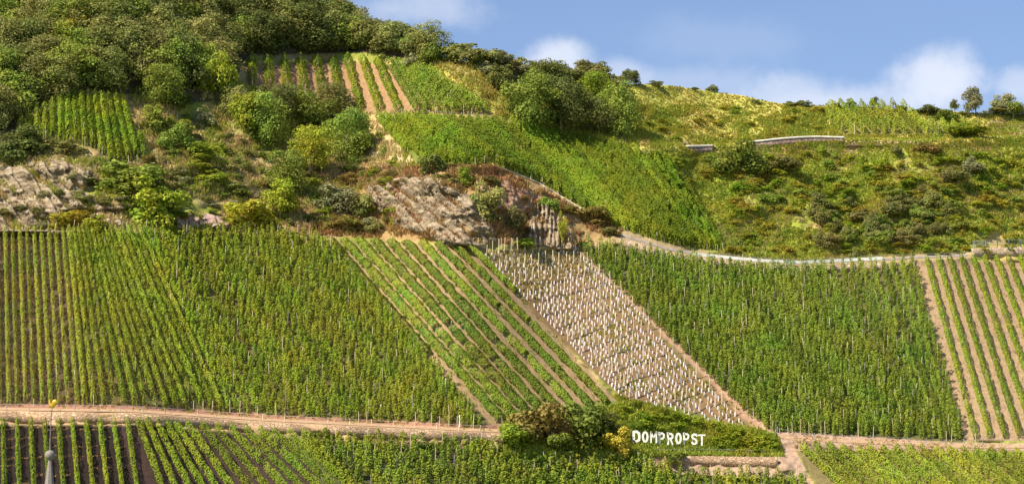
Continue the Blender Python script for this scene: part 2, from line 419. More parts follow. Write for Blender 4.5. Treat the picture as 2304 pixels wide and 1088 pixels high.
def leaf_quads(c, nrm, size, r=rng, asp=1.0):
    n_ = len(c); nrm = unit(nrm); rv = r.normal(size=(n_, 3)); a = unit(np.cross(nrm, rv)); b_ = np.cross(nrm, a)
    a = a * (size * .5)[:, None]; b_ = b_ * (size * .5 * asp)[:, None]
    k = r.uniform(.2, .6, (n_, 1)); bend = nrm * (size * .22)[:, None]
    return np.stack([c - a, c + b_ * (1 - k * .3) + bend, c + a * 1.0, c - b_ * (1 - k * .3) + bend], 1).reshape(-1, 3)


# ------------------------------------------------------------------ hillside mesh
cx = np.concatenate([np.linspace(-9000, -1200, 16), np.arange(-1000, -200, 20.0), np.arange(-200, 2504, 3.5), np.arange(2504, 3300, 20.0), np.linspace(3400, 10000, 16)])
NR = 460
tt = np.linspace(0, 1, NR)
ridge = pl(RIDGE, cx) + 5 * (fbm(cx / 45, cx * 0, 3, 3) - .5)
CXX = np.repeat(cx[:, None], NR, 1)
low = 1480.0
CYY = low + (ridge[:, None] - low) * (tt[None, :] * 0.84 + 0.16 * tt[None, :] ** 1.0)
G = P(CXX, CYY)
# back of the hill and the valley floor
top = G[:, -1]; back = []
for dy, dz in ((3, .2), (10, -.2), (30, -2), (90, -10), (300, -40), (1500, -140), (5000, -250)):
    q = top.copy(); q[:, 1] += dy; q[:, 2] += dz; back.append(q)
bot = G[:, 0]; front = []
for yy in (-4000, -600, 0, 150, 290):
    q = bot.copy(); q[:, 1] = np.minimum(yy, bot[:, 1] - 6); q[:, 2] = 0
    front.append(q)
q = bot.copy(); q[:, 1] -= 3; q[:, 2] = np.minimum(q[:, 2], .4) * .3; front.append(q)
GV = np.concatenate([np.stack(front, 1), G, np.stack(back, 1)], 1)
nc, nr = GV.shape[:2]; idx = np.arange(nc * nr).reshape(nc, nr)
Q = np.stack([idx[:-1, :-1], idx[1:, :-1], idx[1:, 1:], idx[:-1, 1:]], -1).reshape(-1, 4)
hill = mesh_idx('hillside', GV, Q, 'hill_ground', smooth=True)
ho = link('hillside', hill); tag(ho, None, None, None, 'structure')


def c3(r_, g_, b_): return np.array([r_, g_, b_])


def ground_colour(x, y):
    k1 = fbm(x / 70, y / 40, 31, 4)[..., None]; k2 = fbm(x / 22, y / 14, 47, 3)[..., None]; k3 = fbm(x / 160, y / 90, 57, 3)[..., None]
    grass = c3(.28, .31, .06); dry = c3(.46, .37, .16); brown = c3(.33, .21, .11)
    c = dry + (grass - dry) * sm(k1, .38, .58)
    c = c + (brown - c) * sm(k2, .55, .75) * .6
    rg = ((x > 1350) & (y < 335))[..., None]
    gold = c3(.52, .48, .12); c = np.where(rg, gold + (grass * 1.5 - gold) * sm(k1, .42, .7) * .7, c)
    rs = sm(x, 1480, 1640)[..., None] * sm(y, 335, 350)[..., None]
    cs = c3(.30, .35, .05) + (c3(.46, .36, .13) - c3(.30, .35, .05)) * sm(k1 * .5 + k3 * .5, .50, .64)
    c = c + (cs - c) * rs
    def put(poly, col, w=1.0, jit=2.0):
        nonlocal c
        jx = x + jit * 6 * (k2[..., 0] - .5); m_ = soft(poly, jx, y, jit)[..., None] * w
        c = c * (1 - m_) + np.array(col) * m_
    put([(640, 340), (900, 365), (1100, 372), (1220, 410), (1400, 525), (1300, 560), (700, 530), (600, 500)], (.37, .235, .11), .85, 4)
    put([(840, 265), (870, 270), (950, 372), (900, 372)], (.50, .40, .22), .9)
    put([(960, 150), (985, 150), (1150, 255), (1250, 290), (1180, 270), (1115, 262)], (.56, .50, .12), .9)
    put([(1300, 290), (1560, 320), (1900, 310), (2080, 322), (1900, 340), (1560, 345), (1400, 322)], (.46, .33, .20), .8)
    put([(2225, 272), (2320, 262), (2400, 310), (2210, 308)], (.36, .26, .22), .9)
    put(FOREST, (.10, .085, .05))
    put([(-900, 940), (300, 945), (640, 972), (1140, 998), (1140, 1020), (640, 1000), (280, 975), (-900, 975)], (.30, .22, .12)); put(P_A, (.026, .018, .015)); put(P_B, (.06, .038, .032)); put(P_C, (.10, .10, .04)); put(P_E, (.22, .18, .075))
    put(P_F, (.13, .12, .045)); put([(-900, 500), (170, 500), (215, 930), (-900, 930)], (.10, .065, .04), .9, 4); put(P_G, (.35, .245, .135)); put(P_H, (.24, .155, .075)); put(P_I, (.13, .13, .045)); put(P_J, (.38, .27, .16))
    put(P_L, (.15, .13, .05)); put(P_M, (.35, .22, .115)); put(P_N, (.17, .20, .04)); put(P_O, (.20, .19, .05))
    put([(600, 532), (745, 528), (1130, 960), (1100, 970)], (.45, .33, .19), .0)
    put([(1290, 552), (1310, 556), (1745, 972), (1700, 966)], (.44, .28, .19), .95)
    put([(1380, 508), (1500, 548), (1600, 566), (1700, 578), (1800, 584), (1980, 577), (2185, 566), (2190, 584), (2050, 592), (1980, 606), (1800, 616), (1600, 604), (1500, 588), (1385, 550)], (.42, .31, .18), .85, 1)
    put([(-900, 906), (0, 908), (300, 912), (600, 930), (1100, 956), (1160, 960), (1160, 1002), (600, 974), (300, 954), (-900, 953)], (.56, .38, .22), 1, .5)
    put([(-900, 906), (0, 908), (300, 912), (600, 930), (1100, 956), (1160, 960), (1160, 967), (600, 942), (300, 922), (-900, 917)], (.36, .19, .13), 1, .5)
    put([(1740, 968), (2170, 996), (2500, 996), (2500, 1016), (1790, 1012), (1830, 1090), (1790, 1088), (1745, 1020)], (.46, .32, .23), 1, 1)
    put([(1480, 1022), (1750, 1022), (1790, 1060), (1780, 1075), (1500, 1066), (1440, 1040)], (.42, .30, .20), 1, 2)
    put([(1130, 925), (1300, 910), (1370, 900), (1500, 910), (1620, 945), (1745, 985), (1756, 1026), (1480, 1026), (1130, 1035)], (.17, .21, .04), 1, 3)
    return c


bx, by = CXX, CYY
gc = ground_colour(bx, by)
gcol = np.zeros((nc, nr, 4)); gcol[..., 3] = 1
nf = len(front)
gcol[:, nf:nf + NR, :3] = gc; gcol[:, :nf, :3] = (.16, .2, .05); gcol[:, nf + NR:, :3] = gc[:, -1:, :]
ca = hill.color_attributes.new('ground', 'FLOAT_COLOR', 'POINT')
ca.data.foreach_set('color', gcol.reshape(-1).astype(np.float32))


# ------------------------------------------------------------------ vines
def row_points(x0, y0, x1, y1, poly, n=160):
    s = np.linspace(0, 1, n); x = x0 + (x1 - x0) * s; y = y0 + (y1 - y0) * s
    m_ = inside(poly, x, y); runs = []; st = None
    for i in range(n):
        if m_[i] and st is None: st = i
        if (not m_[i] or i == n - 1) and st is not None:
            if i - st > 3: runs.append((st, i))
            st = None
    if not runs: return None
    a, b_ = max(runs, key=lambda q: q[1] - q[0])
    return x[a:b_], y[a:b_]


STAKE = MB(); STAKE.tube([(0, 0, -.3), (0, 0, 1)], .5, 6)
STAKE_W = STAKE.mesh('post', 'stake_wood'); STAKE_G = STAKE.mesh('post', 'stake_grey')


def stake(parent, p, h, r=.045, mat='w', tilt=0.04, name='post'):
    o = link(name, STAKE_W if mat == 'w' else STAKE_G, parent)
    q = Vector(p) - (parent.location if parent else Vector((0, 0, 0)))
    o.location = q; o.scale = (r * 2, r * 2, h); o.rotation_euler = (rng.normal() * tilt, rng.normal() * tilt, rng.uniform(0, 3)); return o


def vine_row(x, y, style, mat, h, w, dens, label, group, leaf=.24, stakes=4, smat='w', spacing=1.15):
    G_ = P(x, y); seg = np.linalg.norm(np.diff(G_, axis=0), axis=1); s = np.concatenate([[0], np.cumsum(seg)]); Ln = s[-1]
    def at(q): return np.stack([np.interp(q, s, G_[:, i]) for i in range(3)], -1)
    if Ln < 1.5: return None
    root = link('vine_row', None, None, G_[-1]); tag(root, label, 'vine row', group)
    origin = G_[-1]; r = rng
    tang = unit(G_[-1] - G_[0]); lat = unit(np.cross(tang, [0, 0, 1])); ph = r.uniform(0, 100)
    if style == 'hedge':
        n_ = int(dens * Ln); q = r.uniform(0, Ln, n_); c = at(q); v = r.uniform(0, 1, n_) ** .85
        hh = h * (0.80 + .45 * vnoise(q / 1.3 + ph, q * 0, 5)) * np.minimum(1, .6 + np.minimum(q, Ln - q))
        ww = w * (.65 + .7 * vnoise(q / .9 + ph, q * 0 + 9, 6))
        keep = vnoise(q / 1.1 + ph, q * 0 + 33, 8) > .14; side = r.choice([-1.0, 1.0], n_)
        prof = np.sin(np.pi * np.clip(v * .9 + .12, 0, 1)) ** .6
        pos = c + lat * (side * ww * .5 * prof * r.uniform(.55, 1.05, n_))[:, None]; pos[:, 2] += .12 + v * hh
        nr_ = lat * (side * .9)[:, None] + np.array([0, -.15, .55]) * (v[:, None] * 1.2) + r.normal(size=(n_, 3)) * .38
        sz = leaf * r.uniform(.7, 1.35, n_)
        pos, nr_, sz = pos[keep], nr_[keep], sz[keep]
    else:
        npl = max(2, int(Ln / spacing)); qp = (np.arange(npl) + .5) * Ln / npl + r.normal(size=npl) * .16; qp = np.clip(qp, 0, Ln)
        k = int(dens * spacing); base = at(qp); hp = h * r.uniform(.68, 1.14, npl); rp = w * .5 * r.uniform(.7, 1.2, npl)
        hp = hp * (.85 + .3 * vnoise(base[:, 0] / 6, base[:, 1] / 6, 77))
        alive = r.uniform(size=npl) > .06
        tl = r.normal(size=(npl, 2)) * .10; off = r.normal(size=(npl, 2)) * .14
        v = r.uniform(0, 1, (npl, k)); ph_ = r.uniform(0, 2 * np.pi, (npl, k)); prof = np.sin(np.pi * np.clip(v * .84 + .10, 0, 1)) ** .4
        rr = rp[:, None] * prof * r.uniform(.6, 1.1, (npl, k))
        pos = np.repeat(base[:, None, :], k, 1); dx = np.cos(ph_); dy = np.sin(ph_)
        pos[..., 0] += dx * rr + tl[:, :1] * v * 2 + off[:, :1]; pos[..., 1] += dy * rr + tl[:, 1:] * v * 2 + off[:, 1:]; pos[..., 2] += .15 + v * hp[:, None]
        nr_ = np.stack([dx, dy, .25 + .8 * v], -1) + r.normal(size=(npl, k, 3)) * .3
        pos = pos[alive].reshape(-1, 3); nr_ = nr_[alive].reshape(-1, 3); sz = leaf * r.uniform(.7, 1.35, len(pos))
    if len(pos) == 0: pos = at(np.array([0.])); nr_ = np.array([[0, 0, 1.]]); sz = np.array([.2])
    link('foliage', mesh_quads('foliage', leaf_quads(pos - origin, nr_, sz, asp=.9), mat), root)
    if stakes:
        for q in (np.arange(stakes) + r.uniform(.1, .9, stakes)) / stakes * Ln:
            p = at(np.array([q]))[0] + lat * r.normal() * .1
            stake(root, p, h * r.uniform(.85, 1.1) + .1, r.uniform(.035, .055), smat if r.uniform() < .75 else 'g')
        if r.uniform() < .6: stake(root, at(np.array([0.05]))[0], h * r.uniform(.8, 1.15), .05, smat)
        if r.uniform() < .35: stake(root, at(np.array([Ln - .05]))[0], h * r.uniform(.6, 1.0), .05, smat)
    return root


_ORD = ['first', 'second', 'third', 'fourth', 'fifth', 'sixth', 'seventh', 'eighth', 'ninth', 'tenth', 'eleventh', 'twelfth', 'thirteenth',
       'fourteenth', 'fifteenth', 'sixteenth', 'seventeenth', 'eighteenth', 'nineteenth', 'twentieth']
for _t, _w in (('twenty', 'twentieth'), ('thirty', 'thirtieth'), ('forty', 'fortieth'), ('fifty', 'fiftieth'), ('sixty', 'sixtieth'), ('seventy', 'seventieth')):
    if _t != 'twenty': _ORD.append(_w)
    _ORD += [_t + '-' + q for q in _ORD[:9]]
ORD = _ORD


def fan(keys, n):
    """keys: (fraction, top x, top y, bottom x, bottom y)"""
    k = np.array(keys, float); f = np.linspace(0, 1, n)
    return [tuple(np.interp(q, k[:, 0], k[:, i]) for i in range(1, 5)) for q in f]


def plot(poly, rows, label, group, ordinals=False, visible=None, **kw):
    c_ = 0
    for (x0, y0, x1, y1) in rows:
        rp = row_points(x0, y0, x1, y1, poly)
        if rp is None: continue
        vis = (rp[0].max() > -5) & (rp[0].min() < 2309) & (rp[1].min() < 1100)
        if not vis: continue
        if ordinals: lb = label.replace('#', ORD[min(c_, 75)])
        else: lb = label
        if vine_row(rp[0], rp[1], label=lb, group=group, **kw) is not None: c_ += 1


# A + B lower left hedges (bottom rows extended a little beyond the frame)
plot(P_A, fan([(0, -25, 940, -22, 1260), (1, 284, 940, 330, 1260)], 11), '# green trellised vine row from the left, on dark soil at lower left', 'trellised vine rows on dark soil at lower left',
     True, style='hedge', mat='vine_a', h=1.75, w=.62, dens=105, leaf=.2, stakes=0)
plot(P_B, fan([(0, 304, 940, 420, 1260), (.35, 396, 950, 610, 1260), (1, 665, 974, 1020, 1260)], 14), '# slanting vine row rightward from the dark soil plot at lower left', 'slanting vine rows right of the dark soil plot',
     True, style='hedge', mat='vine_a', h=1.7, w=.8, dens=110, leaf=.2, stakes=0)
rC = fan([(0, 672, 976, 930, 1260), (1, 1000, 990, 1290, 1260)], 15) + fan([(0, 1018, 992, 1250, 1260), (1, 1490, 1030, 1600, 1260)], 36)[1:] + fan([(0, 1510, 1040, 1640, 1260), (1, 1830, 1040, 2000, 1260)], 16)
for k, rw in enumerate(rC):
    plot(P_C, [rw], ORD[k] + ' leafy vine row rightward in the dense plot below the terrace path', 'dense vine rows below the terrace path', style='spike', mat='vine_dark' if k % 3 else 'vine_b', h=2.3, w=.9, dens=115, leaf=.26, stakes=3)
plot(P_E, fan([(0, 1800, 1010, 2060, 1260), (1, 2420, 1015, 2700, 1260)], 22), '# leafy vine row from the left in the plot at the bottom right corner', 'slanting vine rows in the bottom right corner', True,
     style='hedge', mat='vine_b', h=1.7, w=1.15, dens=130, leaf=.24, stakes=2)
# F big left slope: near rows as hedges on the far left, staked vines to the right
FK = [(0, -60, 515, -60, 930), (.08, 10, 515, 18, 930), (.20, 105, 518, 130, 930), (.27, 160, 520, 200, 930), (.40, 235, 522, 390, 940), (.6, 400, 524, 640, 950), (1, 715, 535, 1088, 970)]
rF = fan(FK, 50); rF2 = fan(FK, 62)
plot(P_F, rF[1:13], '# straight vine row from the left edge on the big slope above the terrace', 'straight vine rows at the left end of the big slope',
     True, style='hedge', mat='vine_b', h=1.8, w=.6, dens=85, leaf=.21, stakes=5)
for k, rw in enumerate(rF2[16:]):
    f_ = k / 46.; md = ('vine_a' if rng.uniform() < .3 else 'vine_b')
    plot(P_F, [rw], ORD[k] + ' staked vine row rightward from the straight rows on the big left slope', 'dense staked vine rows on the left slope',
         style='hedge' if k < 15 else 'spike', mat=md, h=2.1 if k < 15 else 2.4, w=.75 if k < 15 else .7, dens=125, leaf=.22, stakes=5)
# G striped plot
plot(P_G, fan([(0, 735, 540, 1112, 972), (.5, 898, 550, 1290, 990), (1, 1058, 560, 1410, 910)], 10), '# low vine row from the left, between the bare earth strips at centre', 'low vine rows between bare earth strips',
     True, style='hedge', mat='vine_dark', h=1.2, w=2.15, dens=230, leaf=.24, stakes=7)
# I right slope
plot(P_I, fan([(0, 1300, 560, 1740, 985), (.5, 1640, 600, 1940, 1000), (.8, 1850, 605, 2070, 1000), (1, 2048, 590, 2166, 1000)], 44), '# tall staked vine row from the left on the slope right of the stake field', 'dense staked vine rows on the right slope', True,
     style='spike', mat='vine_dark', h=2.7, w=.75, dens=150, leaf=.21, stakes=7, spacing=1.1)
# J right striped plot
plot(P_J, fan([(0, 2084, 586, 2196, 992), (1, 2520, 560, 2760, 992)], 18), '# vine row from the left, on the bare striped plot at the right edge', 'vine rows on bare soil at the right edge',
     True, style='hedge', mat='vine_a', h=1.6, w=.85, dens=160, leaf=.2, stakes=4)
# L upper left
plot(P_L, fan([(0, 20, 205, 40, 370), (.35, 130, 205, 130, 370), (1, 285, 210, 328, 368)], 17), '# green vine row from the left, in the small plot under the wood', 'vine rows in the small plot under the wood',
     True, style='hedge', mat='vine_a', h=2.0, w=1.15, dens=140, leaf=.26, stakes=1)
# M top plot: bare strips on the left, closed on the right
plot(P_M, fan([(0, 566, 135, 570, 262), (.6, 741, 135, 765, 262), (1, 845, 135, 900, 262)], 9), '# tall vine row from the left, on the bare earth of the topmost plot', 'vine rows on bare earth at the top',
     True, style='hedge', mat='vine_bright', h=2.1, w=1.6, dens=150, leaf=.26, stakes=2)
plot(P_M, fan([(0, 862, 130, 945, 262), (1, 955, 140, 1160, 290)], 10), '# slanting vine row rightward in the closed green part of the topmost plot', 'slanting vine rows at the top', True,
     style='hedge', mat='vine_dark', h=1.9, w=1.4, dens=110, leaf=.28, stakes=2)
# N middle plot
plot(P_N, fan([(0, 840, 255, 950, 385), (.25, 960, 262, 1210, 430), (.55, 1160, 270, 1440, 560), (.8, 1340, 300, 1560, 580), (1, 1500, 340, 1635, 580)], 36), '# lush green vine row from the left on the curved plot above the rocks', 'lush vine rows above the rock face', True,
     style='hedge', mat='vine_bright', h=1.7, w=1.15, dens=150, leaf=.24, stakes=2)
# O small plot near skyline
plot(P_O, fan([(0, 1835, 232, 1905, 310), (1, 2160, 246, 2240, 310)], 15), '# pale green vine row from the left in the small plot below the skyline', 'vine rows in the plot below the skyline', True,
     style='hedge', mat='vine_b', h=2.1, w=.8, dens=100, leaf=.28, stakes=2)

# H: freshly planted stakes and white tubes
rowsH = fan([(0, 1090, 575, 1400, 893), (.35, 1150, 562, 1500, 930), (.7, 1225, 562, 1600, 950), (1, 1290, 562, 1705, 965)], 14)
TUBE = MB(); TUBE.tube([(0, 0, -.1), (0, 0, 1)], .5, 6); TUBEM = TUBE.mesh('vine_guard', 'tube_plastic')
tubes = []
for (x0, y0, x1, y1) in rowsH:
    rp = row_points(x0, y0, x1, y1, P_H)
    if rp is None: continue
    G_ = P(*rp); s = np.concatenate([[0], np.cumsum(np.linalg.norm(np.diff(G_, axis=0), axis=1))])
    qs = np.arange(.4, s[-1], .9)
    for i, q in enumerate(qs):
        p = np.array([np.interp(q, s, G_[:, k]) for k in range(3)]) + rng.normal(size=3) * [.06, .06, 0]
        if rng.uniform() > .07: tubes.append((p, ORD[rowsH.index((x0, y0, x1, y1))], ['uppermost', 'upper', 'middle', 'lower', 'lowest'][int(min(4, q / s[-1] * 5))]))
        if i % 4 == 0:
            o = stake(None, p + [.15, 0, 0], rng.uniform(1.8, 2.9), rng.uniform(.06, .1), 'w', .03, 'vine_stake')
            tag(o, 'tall pale wooden stake, ' + ORD[i // 4] + ' from the top in the ' + ORD[rowsH.index((x0, y0, x1, y1))] + ' row of the stake plot', 'stake', 'pale stakes in the newly planted plot')
tubes.sort(key=lambda p: p[0][1]); rest = []
for i, (p, tr, tz) in enumerate(tubes):
    hh = rng.uniform(.4, .85); rr = rng.uniform(.09, .13)
    if i < 300:
        o = link('vine_guard', TUBEM, None, p); o.scale = (rr * 2, rr * 2, hh); o.rotation_euler = (rng.normal() * .12, rng.normal() * .12, 0)
        tag(o, 'short white guard tube in the ' + tz + ' part of the ' + tr + ' row of the stake plot', 'guard tube', 'white guard tubes on young vines')
    else: rest.append((p, hh, rr))
if rest:
    mb = MB()
    for p, hh, rr in rest: mb.tube([p + [0, 0, -.1], p + [0, 0, hh]], rr, 6)
    tag(mb.obj('vine_guards', 'tube_plastic'), 'white guard tubes farther up the newly planted plot', 'guard tubes', 'white guard tubes on young vines', 'stuff')
wires = MB()

# ------------------------------------------------------------------ trees and shrubs
def crown_mesh(name, seed, n=3200, lobes=12, tall=1.0, leaf=.045, spread=.30, low=.12, ragged=.25):
    """crown inside a box 1 wide, 1 tall (z 0..1); scaled per tree"""
    r = np.random.default_rng(seed); C_ = []; R_ = []
    for i in range(lobes):
        a = r.uniform(0, 2 * np.pi); z = r.uniform(low + .12, .84); rad = spread * math.sqrt(max(0.03, 1 - ((z - .42) / .52) ** 2)) * r.uniform(.35, 1.1)
        C_.append((math.cos(a) * rad, math.sin(a) * rad, z)); R_.append(r.uniform(.11, .21) * (1.15 - .35 * z))
    C_.append((0, 0, .45)); R_.append(.24)
    C_ = np.array(C_); R_ = np.array(R_); pr = R_ ** 2 / np.sum(R_ ** 2); k = r.choice(len(R_), n, p=pr)
    d = unit(r.normal(size=(n, 3))); d[:, 2] = np.where((d[:, 2] < -.35) & (r.uniform(size=n) < .6), -d[:, 2], d[:, 2])
    bump = 1 + ragged * (fbm(d[:, 0] * 4 + k * 7.3, d[:, 1] * 4 + d[:, 2] * 3, seed, 2) - .5) * 2
    rad = R_[k] * bump * r.uniform(.62, 1.08, n) ** .6
    pos = C_[k] + d * rad[:, None]
    nrm = d + np.array([0, 0, .25]) + r.normal(size=(n, 3)) * .6
    return mesh_quads(name, leaf_quads(pos, nrm, leaf * r.uniform(.6, 1.5, n), r), 'tree_mid')


def trunk_mesh(name, seed, mat):
    r = np.random.default_rng(seed); mb = MB()
    mb.tube([(0, 0, -.08), (.01, 0, .12), (.0, .01, .3), (.02, 0, .55), (.01, .01, .75)], [.035, .027, .022, .014, .005], 7)
    for i in range(5):
        a = r.uniform(0, 6.28); z = r.uniform(.2, .45); q = r.uniform(.18, .3)
        mb.tube([(.0, .0, z), (math.cos(a) * q * .5, math.sin(a) * q * .5, z + .12), (math.cos(a) * q, math.sin(a) * q, z + .28)], [.014, .009, .003], 5)
    return mb.mesh(name, mat)


CROWN = [crown_mesh('crown', 100 + i, n=4200, lobes=20, spread=.38, ragged=.5) for i in range(6)]
CROWN_BIG = [crown_mesh('crown', 150 + i, n=7500, lobes=34, leaf=.030, spread=.40, low=-.1, ragged=.5) for i in range(3)]
BUSH = [crown_mesh('foliage', 200 + i, n=2200, lobes=11, leaf=.055, spread=.36, low=-.08, ragged=.35) for i in range(5)]
SPARSE = [crown_mesh('crown', 300 + i, n=1300, lobes=10, leaf=.045, spread=.36, ragged=.5) for i in range(2)]
TRUNK = trunk_mesh('trunk', 1, 'bark'); TRUNK_PALE = trunk_mesh('trunk', 2, 'bark_pale')


def set_mat(o, mat):
    o.material_slots[0].link = 'OBJECT'; o.material_slots[0].material = MATS[mat]


def tree(px, py, wpx, hpx, mat, label, group=None, kind='tree', trunk='bark', raise_=.0, sparse=False, name=None):
    """base at photo pixel (px, py) on the slope; sizes in photo pixels at that distance"""
    m_ = mpp(px, py); w_, h_ = wpx * m_, hpx * m_; base = P(px, py, -.15)
    cat = {'tree': 'tree', 'bush': 'bush', 'shrub': 'bush'}[kind]
    root = link(name or {'tree': 'tree', 'bush': 'bush', 'shrub': 'bush'}[kind], None, None, base); tag(root, label, cat, group)
    rz = rng.uniform(0, 6.28)
    if kind == 'tree':
        big = w_ > 7.5
        c = link('crown', (SPARSE if sparse else CROWN_BIG if big else CROWN)[rng.integers(2 if sparse else 3 if big else 6)], root)
        c.scale = (w_ * 1.15, w_ * 1.15, h_ * (1.1 - raise_ * .9)); c.location = (0, 0, h_ * raise_ * .9 - .02 * h_); c.rotation_euler = (rng.normal() * .05, rng.normal() * .05, rz); set_mat(c, mat)
        t_ = link('trunk', TRUNK_PALE if trunk == 'pale' else TRUNK, root); t_.scale = (h_ * .9, h_ * .9, h_); t_.rotation_euler = (0, rng.normal() * .04, rz)
    else:
        c = link('foliage', BUSH[rng.integers(5)], root); c.scale = (w_ * 1.15, w_ * 1.15, h_ * 1.15); c.location = (0, 0, -.05 * h_); c.rotation_euler = (0, 0, rz); set_mat(c, mat)
        if kind == 'bush':
            t_ = link('stem', TRUNK, root); t_.scale = (w_ * .6, w_ * .6, h_ * .8)
    return root


# --- trees one can point at
K = tree
K(487, 232, 78, 112, 'tree_light', 'bright yellow green rounded tree at the edge of the wood')
K(375, 185, 95, 105, 'tree_olive', 'thin pale brown tree with a bare whitish trunk before the wood', trunk='pale', sparse=True)
K(350, 236, 105, 95, 'tree_mid', 'round grey green tree just right of the small upper left plot')
K(403, 240, 50, 52, 'tree_dark', 'small very dark bush under the trees right of the small plot', kind='bush')
K(165, 120, 90, 90, 'tree_yellow', 'yellowish tree standing inside the wood at upper left')
K(140, 78, 80, 70, 'tree_light', 'light green tree behind the yellowish one in the wood')
K(620, 268, 95, 78, 'tree_dark', 'dark green tree below the bare strips of the topmost plot')
K(592, 330, 105, 125, 'tree_mid', 'mid green tree with a leaning crown above the scrubby slope')
K(545, 262, 100, 72, 'tree_olive', 'low olive tree left of the dark one under the topmost plot')
K(555, 300, 80, 90, 'tree_light', 'light green tree in front of the low olive tree')
K(690, 288, 110, 92, 'tree_mid', 'broad green tree below the middle of the topmost plot', trunk='pale')
K(750, 264, 95, 76, 'tree_olive', 'olive green tree at the lower corner of the topmost plot')
K(795, 305, 60, 60, 'tree_grey', 'greyish small tree at the head of the bare strip')
K(778, 362, 108, 118, 'tree_mid', 'green tree with a pale trunk right of the twin tree pair', trunk='pale', raise_=.12)
K(697, 392, 98, 112, 'tree_light', 'lighter green tree with a pale visible trunk on the scrubby slope', trunk='pale', raise_=.15)
K(640, 430, 95, 95, 'tree_mid', 'dark leafy tree directly behind the bright low tree')
K(630, 490, 82, 86, 'tree_light', 'bright green low tree with a short trunk above the vine slope', trunk='pale', raise_=.1)
K(300, 438, 185, 78, 'tree_mid', 'wide dense green thicket below the small upper left plot', kind='bush')
K(345, 502, 135, 105, 'tree_light', 'tall green thicket beside the bare rocks on the left', kind='bush')
K(395, 335, 70, 60, 'tree_mid', 'green bush right of the small plot', kind='bush')
K(345, 282, 60, 50, 'tree_mid', 'small green bush beside the small plot corner', kind='bush')
K(450, 362, 110, 50, 'tree_light', 'low spreading light green bush on the scrubby slope', kind='bush')
K(410, 312, 60, 46, 'tree_mid', 'rounded green bush on the open scrub', kind='bush')
K(460, 285, 50, 46, 'tree_grey', 'grey green round shrub in the dry grass', kind='bush')
K(490, 415, 80, 36, 'tree_light', 'small low bush in the grass left of the low trees', kind='bush')
K(520, 425, 60, 24, 'tree_olive', 'small olive bush in the dry grass', kind='bush')
K(545, 515, 120, 72, 'tree_yellow', 'bright yellow green bush above the vine slope', kind='bush')
K(160, 512, 100, 42, 'tree_yellow', 'yellow green bush at the foot of the left rocks', kind='bush')
K(215, 522, 60, 40, 'tree_light', 'small green bush right of the yellow one under the rocks', kind='bush')
K(60, 348, 130, 66, 'tree_dark', 'dark green bush spreading above the left rocks', kind='bush')
K(15, 372, 90, 75, 'tree_dark', 'dark bush at the left edge above the rocks', kind='bush')
K(150, 345, 90, 34, 'tree_olive', 'flat olive bush along the foot of the small plot', kind='bush')
K(965, 392, 62, 50, 'tree_dark', 'small dark round bush at the end of the bare strip', kind='bush')
K(1045, 410, 36, 38, 'tree_light', 'small pale green bush above the rock face', kind='bush')
K(755, 475, 110, 62, 'tree_grey', 'grey green bush left of the striped rock face', kind='bush')
K(810, 490, 75, 62, 'tree_olive', 'olive bush touching the left end of the rock face', kind='bush')
K(850, 525, 60, 34, 'shrub_dusky', 'low dusky bush under the left end of the rock face', kind='bush')
K(780, 515, 90, 34, 'tree_brown', 'low brown bush at the foot of the rocky slope', kind='bush')
K(1098, 492, 90, 86, 'tree_olive', 'olive brown bush growing out of the rock face', kind='bush')
K(1165, 528, 70, 66, 'shrub_dusky', 'brownish bush left of the rock pillars', kind='bush')
K(1238, 478, 52, 40, 'tree_mid', 'dark green tuft on top of the rock pillars', kind='bush')
K(1266, 545, 24, 70, 'tree_yellow', 'narrow bright green climber on the rock pillars', kind='bush')
K(1175, 556, 60, 28, 'tree_light', 'low bright bush at the foot of the rock pillars', kind='bush')
K(1340, 500, 90, 40, 'tree_brown', 'low brown bush on the dry bank right of the pillars', kind='bush')
K(1120, 208, 66, 62, 'tree_dark', 'dark green tree left of the two large hilltop trees')
K(1195, 278, 125, 120, 'tree_mid', 'left half of the large dark hilltop clump')
K(1262, 292, 115, 118, 'tree_dark', 'dark wide tree in the middle of the hilltop clump', trunk='pale')
K(1228, 212, 110, 75, 'tree_dark', 'dark tree crowning the hilltop clump')
K(1345, 238, 90, 78, 'tree_light', 'light green tree right of the hilltop clump')
K(1395, 308, 95, 118, 'tree_mid', 'dark green tree at the right end of the hilltop pair')
K(1345, 300, 90, 90, 'tree_dark', 'dark low tree filling the gap in the hilltop pair')
K(1417, 192, 42, 36, 'tree_dark', 'small pointed tree on the skyline right of the clump')
K(1330, 178, 80, 44, 'tree_olive', 'olive tree on the skyline above the hilltop pair')
K(1272, 178, 60, 34, 'tree_olive', 'low olive bush on the skyline', kind='bush')
K(1165, 178, 50, 42, 'tree_grey', 'pale silvery shrub on the skyline', kind='bush')
K(1100, 172, 50, 34, 'tree_grey', 'pale silvery shrub in the yellow grass below the skyline', kind='bush')
K(940, 150, 55, 34, 'tree_grey', 'pale shrub at the top corner of the topmost plot', kind='bush')
K(1602, 206, 32, 18, 'tree_olive', 'small lone bush on the bare skyline', kind='bush')
K(1475, 192, 40, 12, 'tree_olive', 'tiny bush on the skyline left of the lone bush', kind='bush')
K(1665, 392, 105, 82, 'tree_mid', 'large green bush at the gap in the white topped wall', kind='bush')
K(1760, 388, 95, 36, 'shrub_dusky', 'low dusky bush right of the large wall bush', kind='bush')
K(2196, 262, 52, 64, 'tree_grey', 'lone conical tree on the skyline at the right', raise_=.18, trunk='bark')
K(2254, 258, 54, 48, 'tree_grey', 'round broad tree on the skyline near the right edge')
K(2280, 270, 62, 40, 'tree_mid', 'low flat crowned tree at the right edge below the skyline', raise_=.2, trunk='pale')
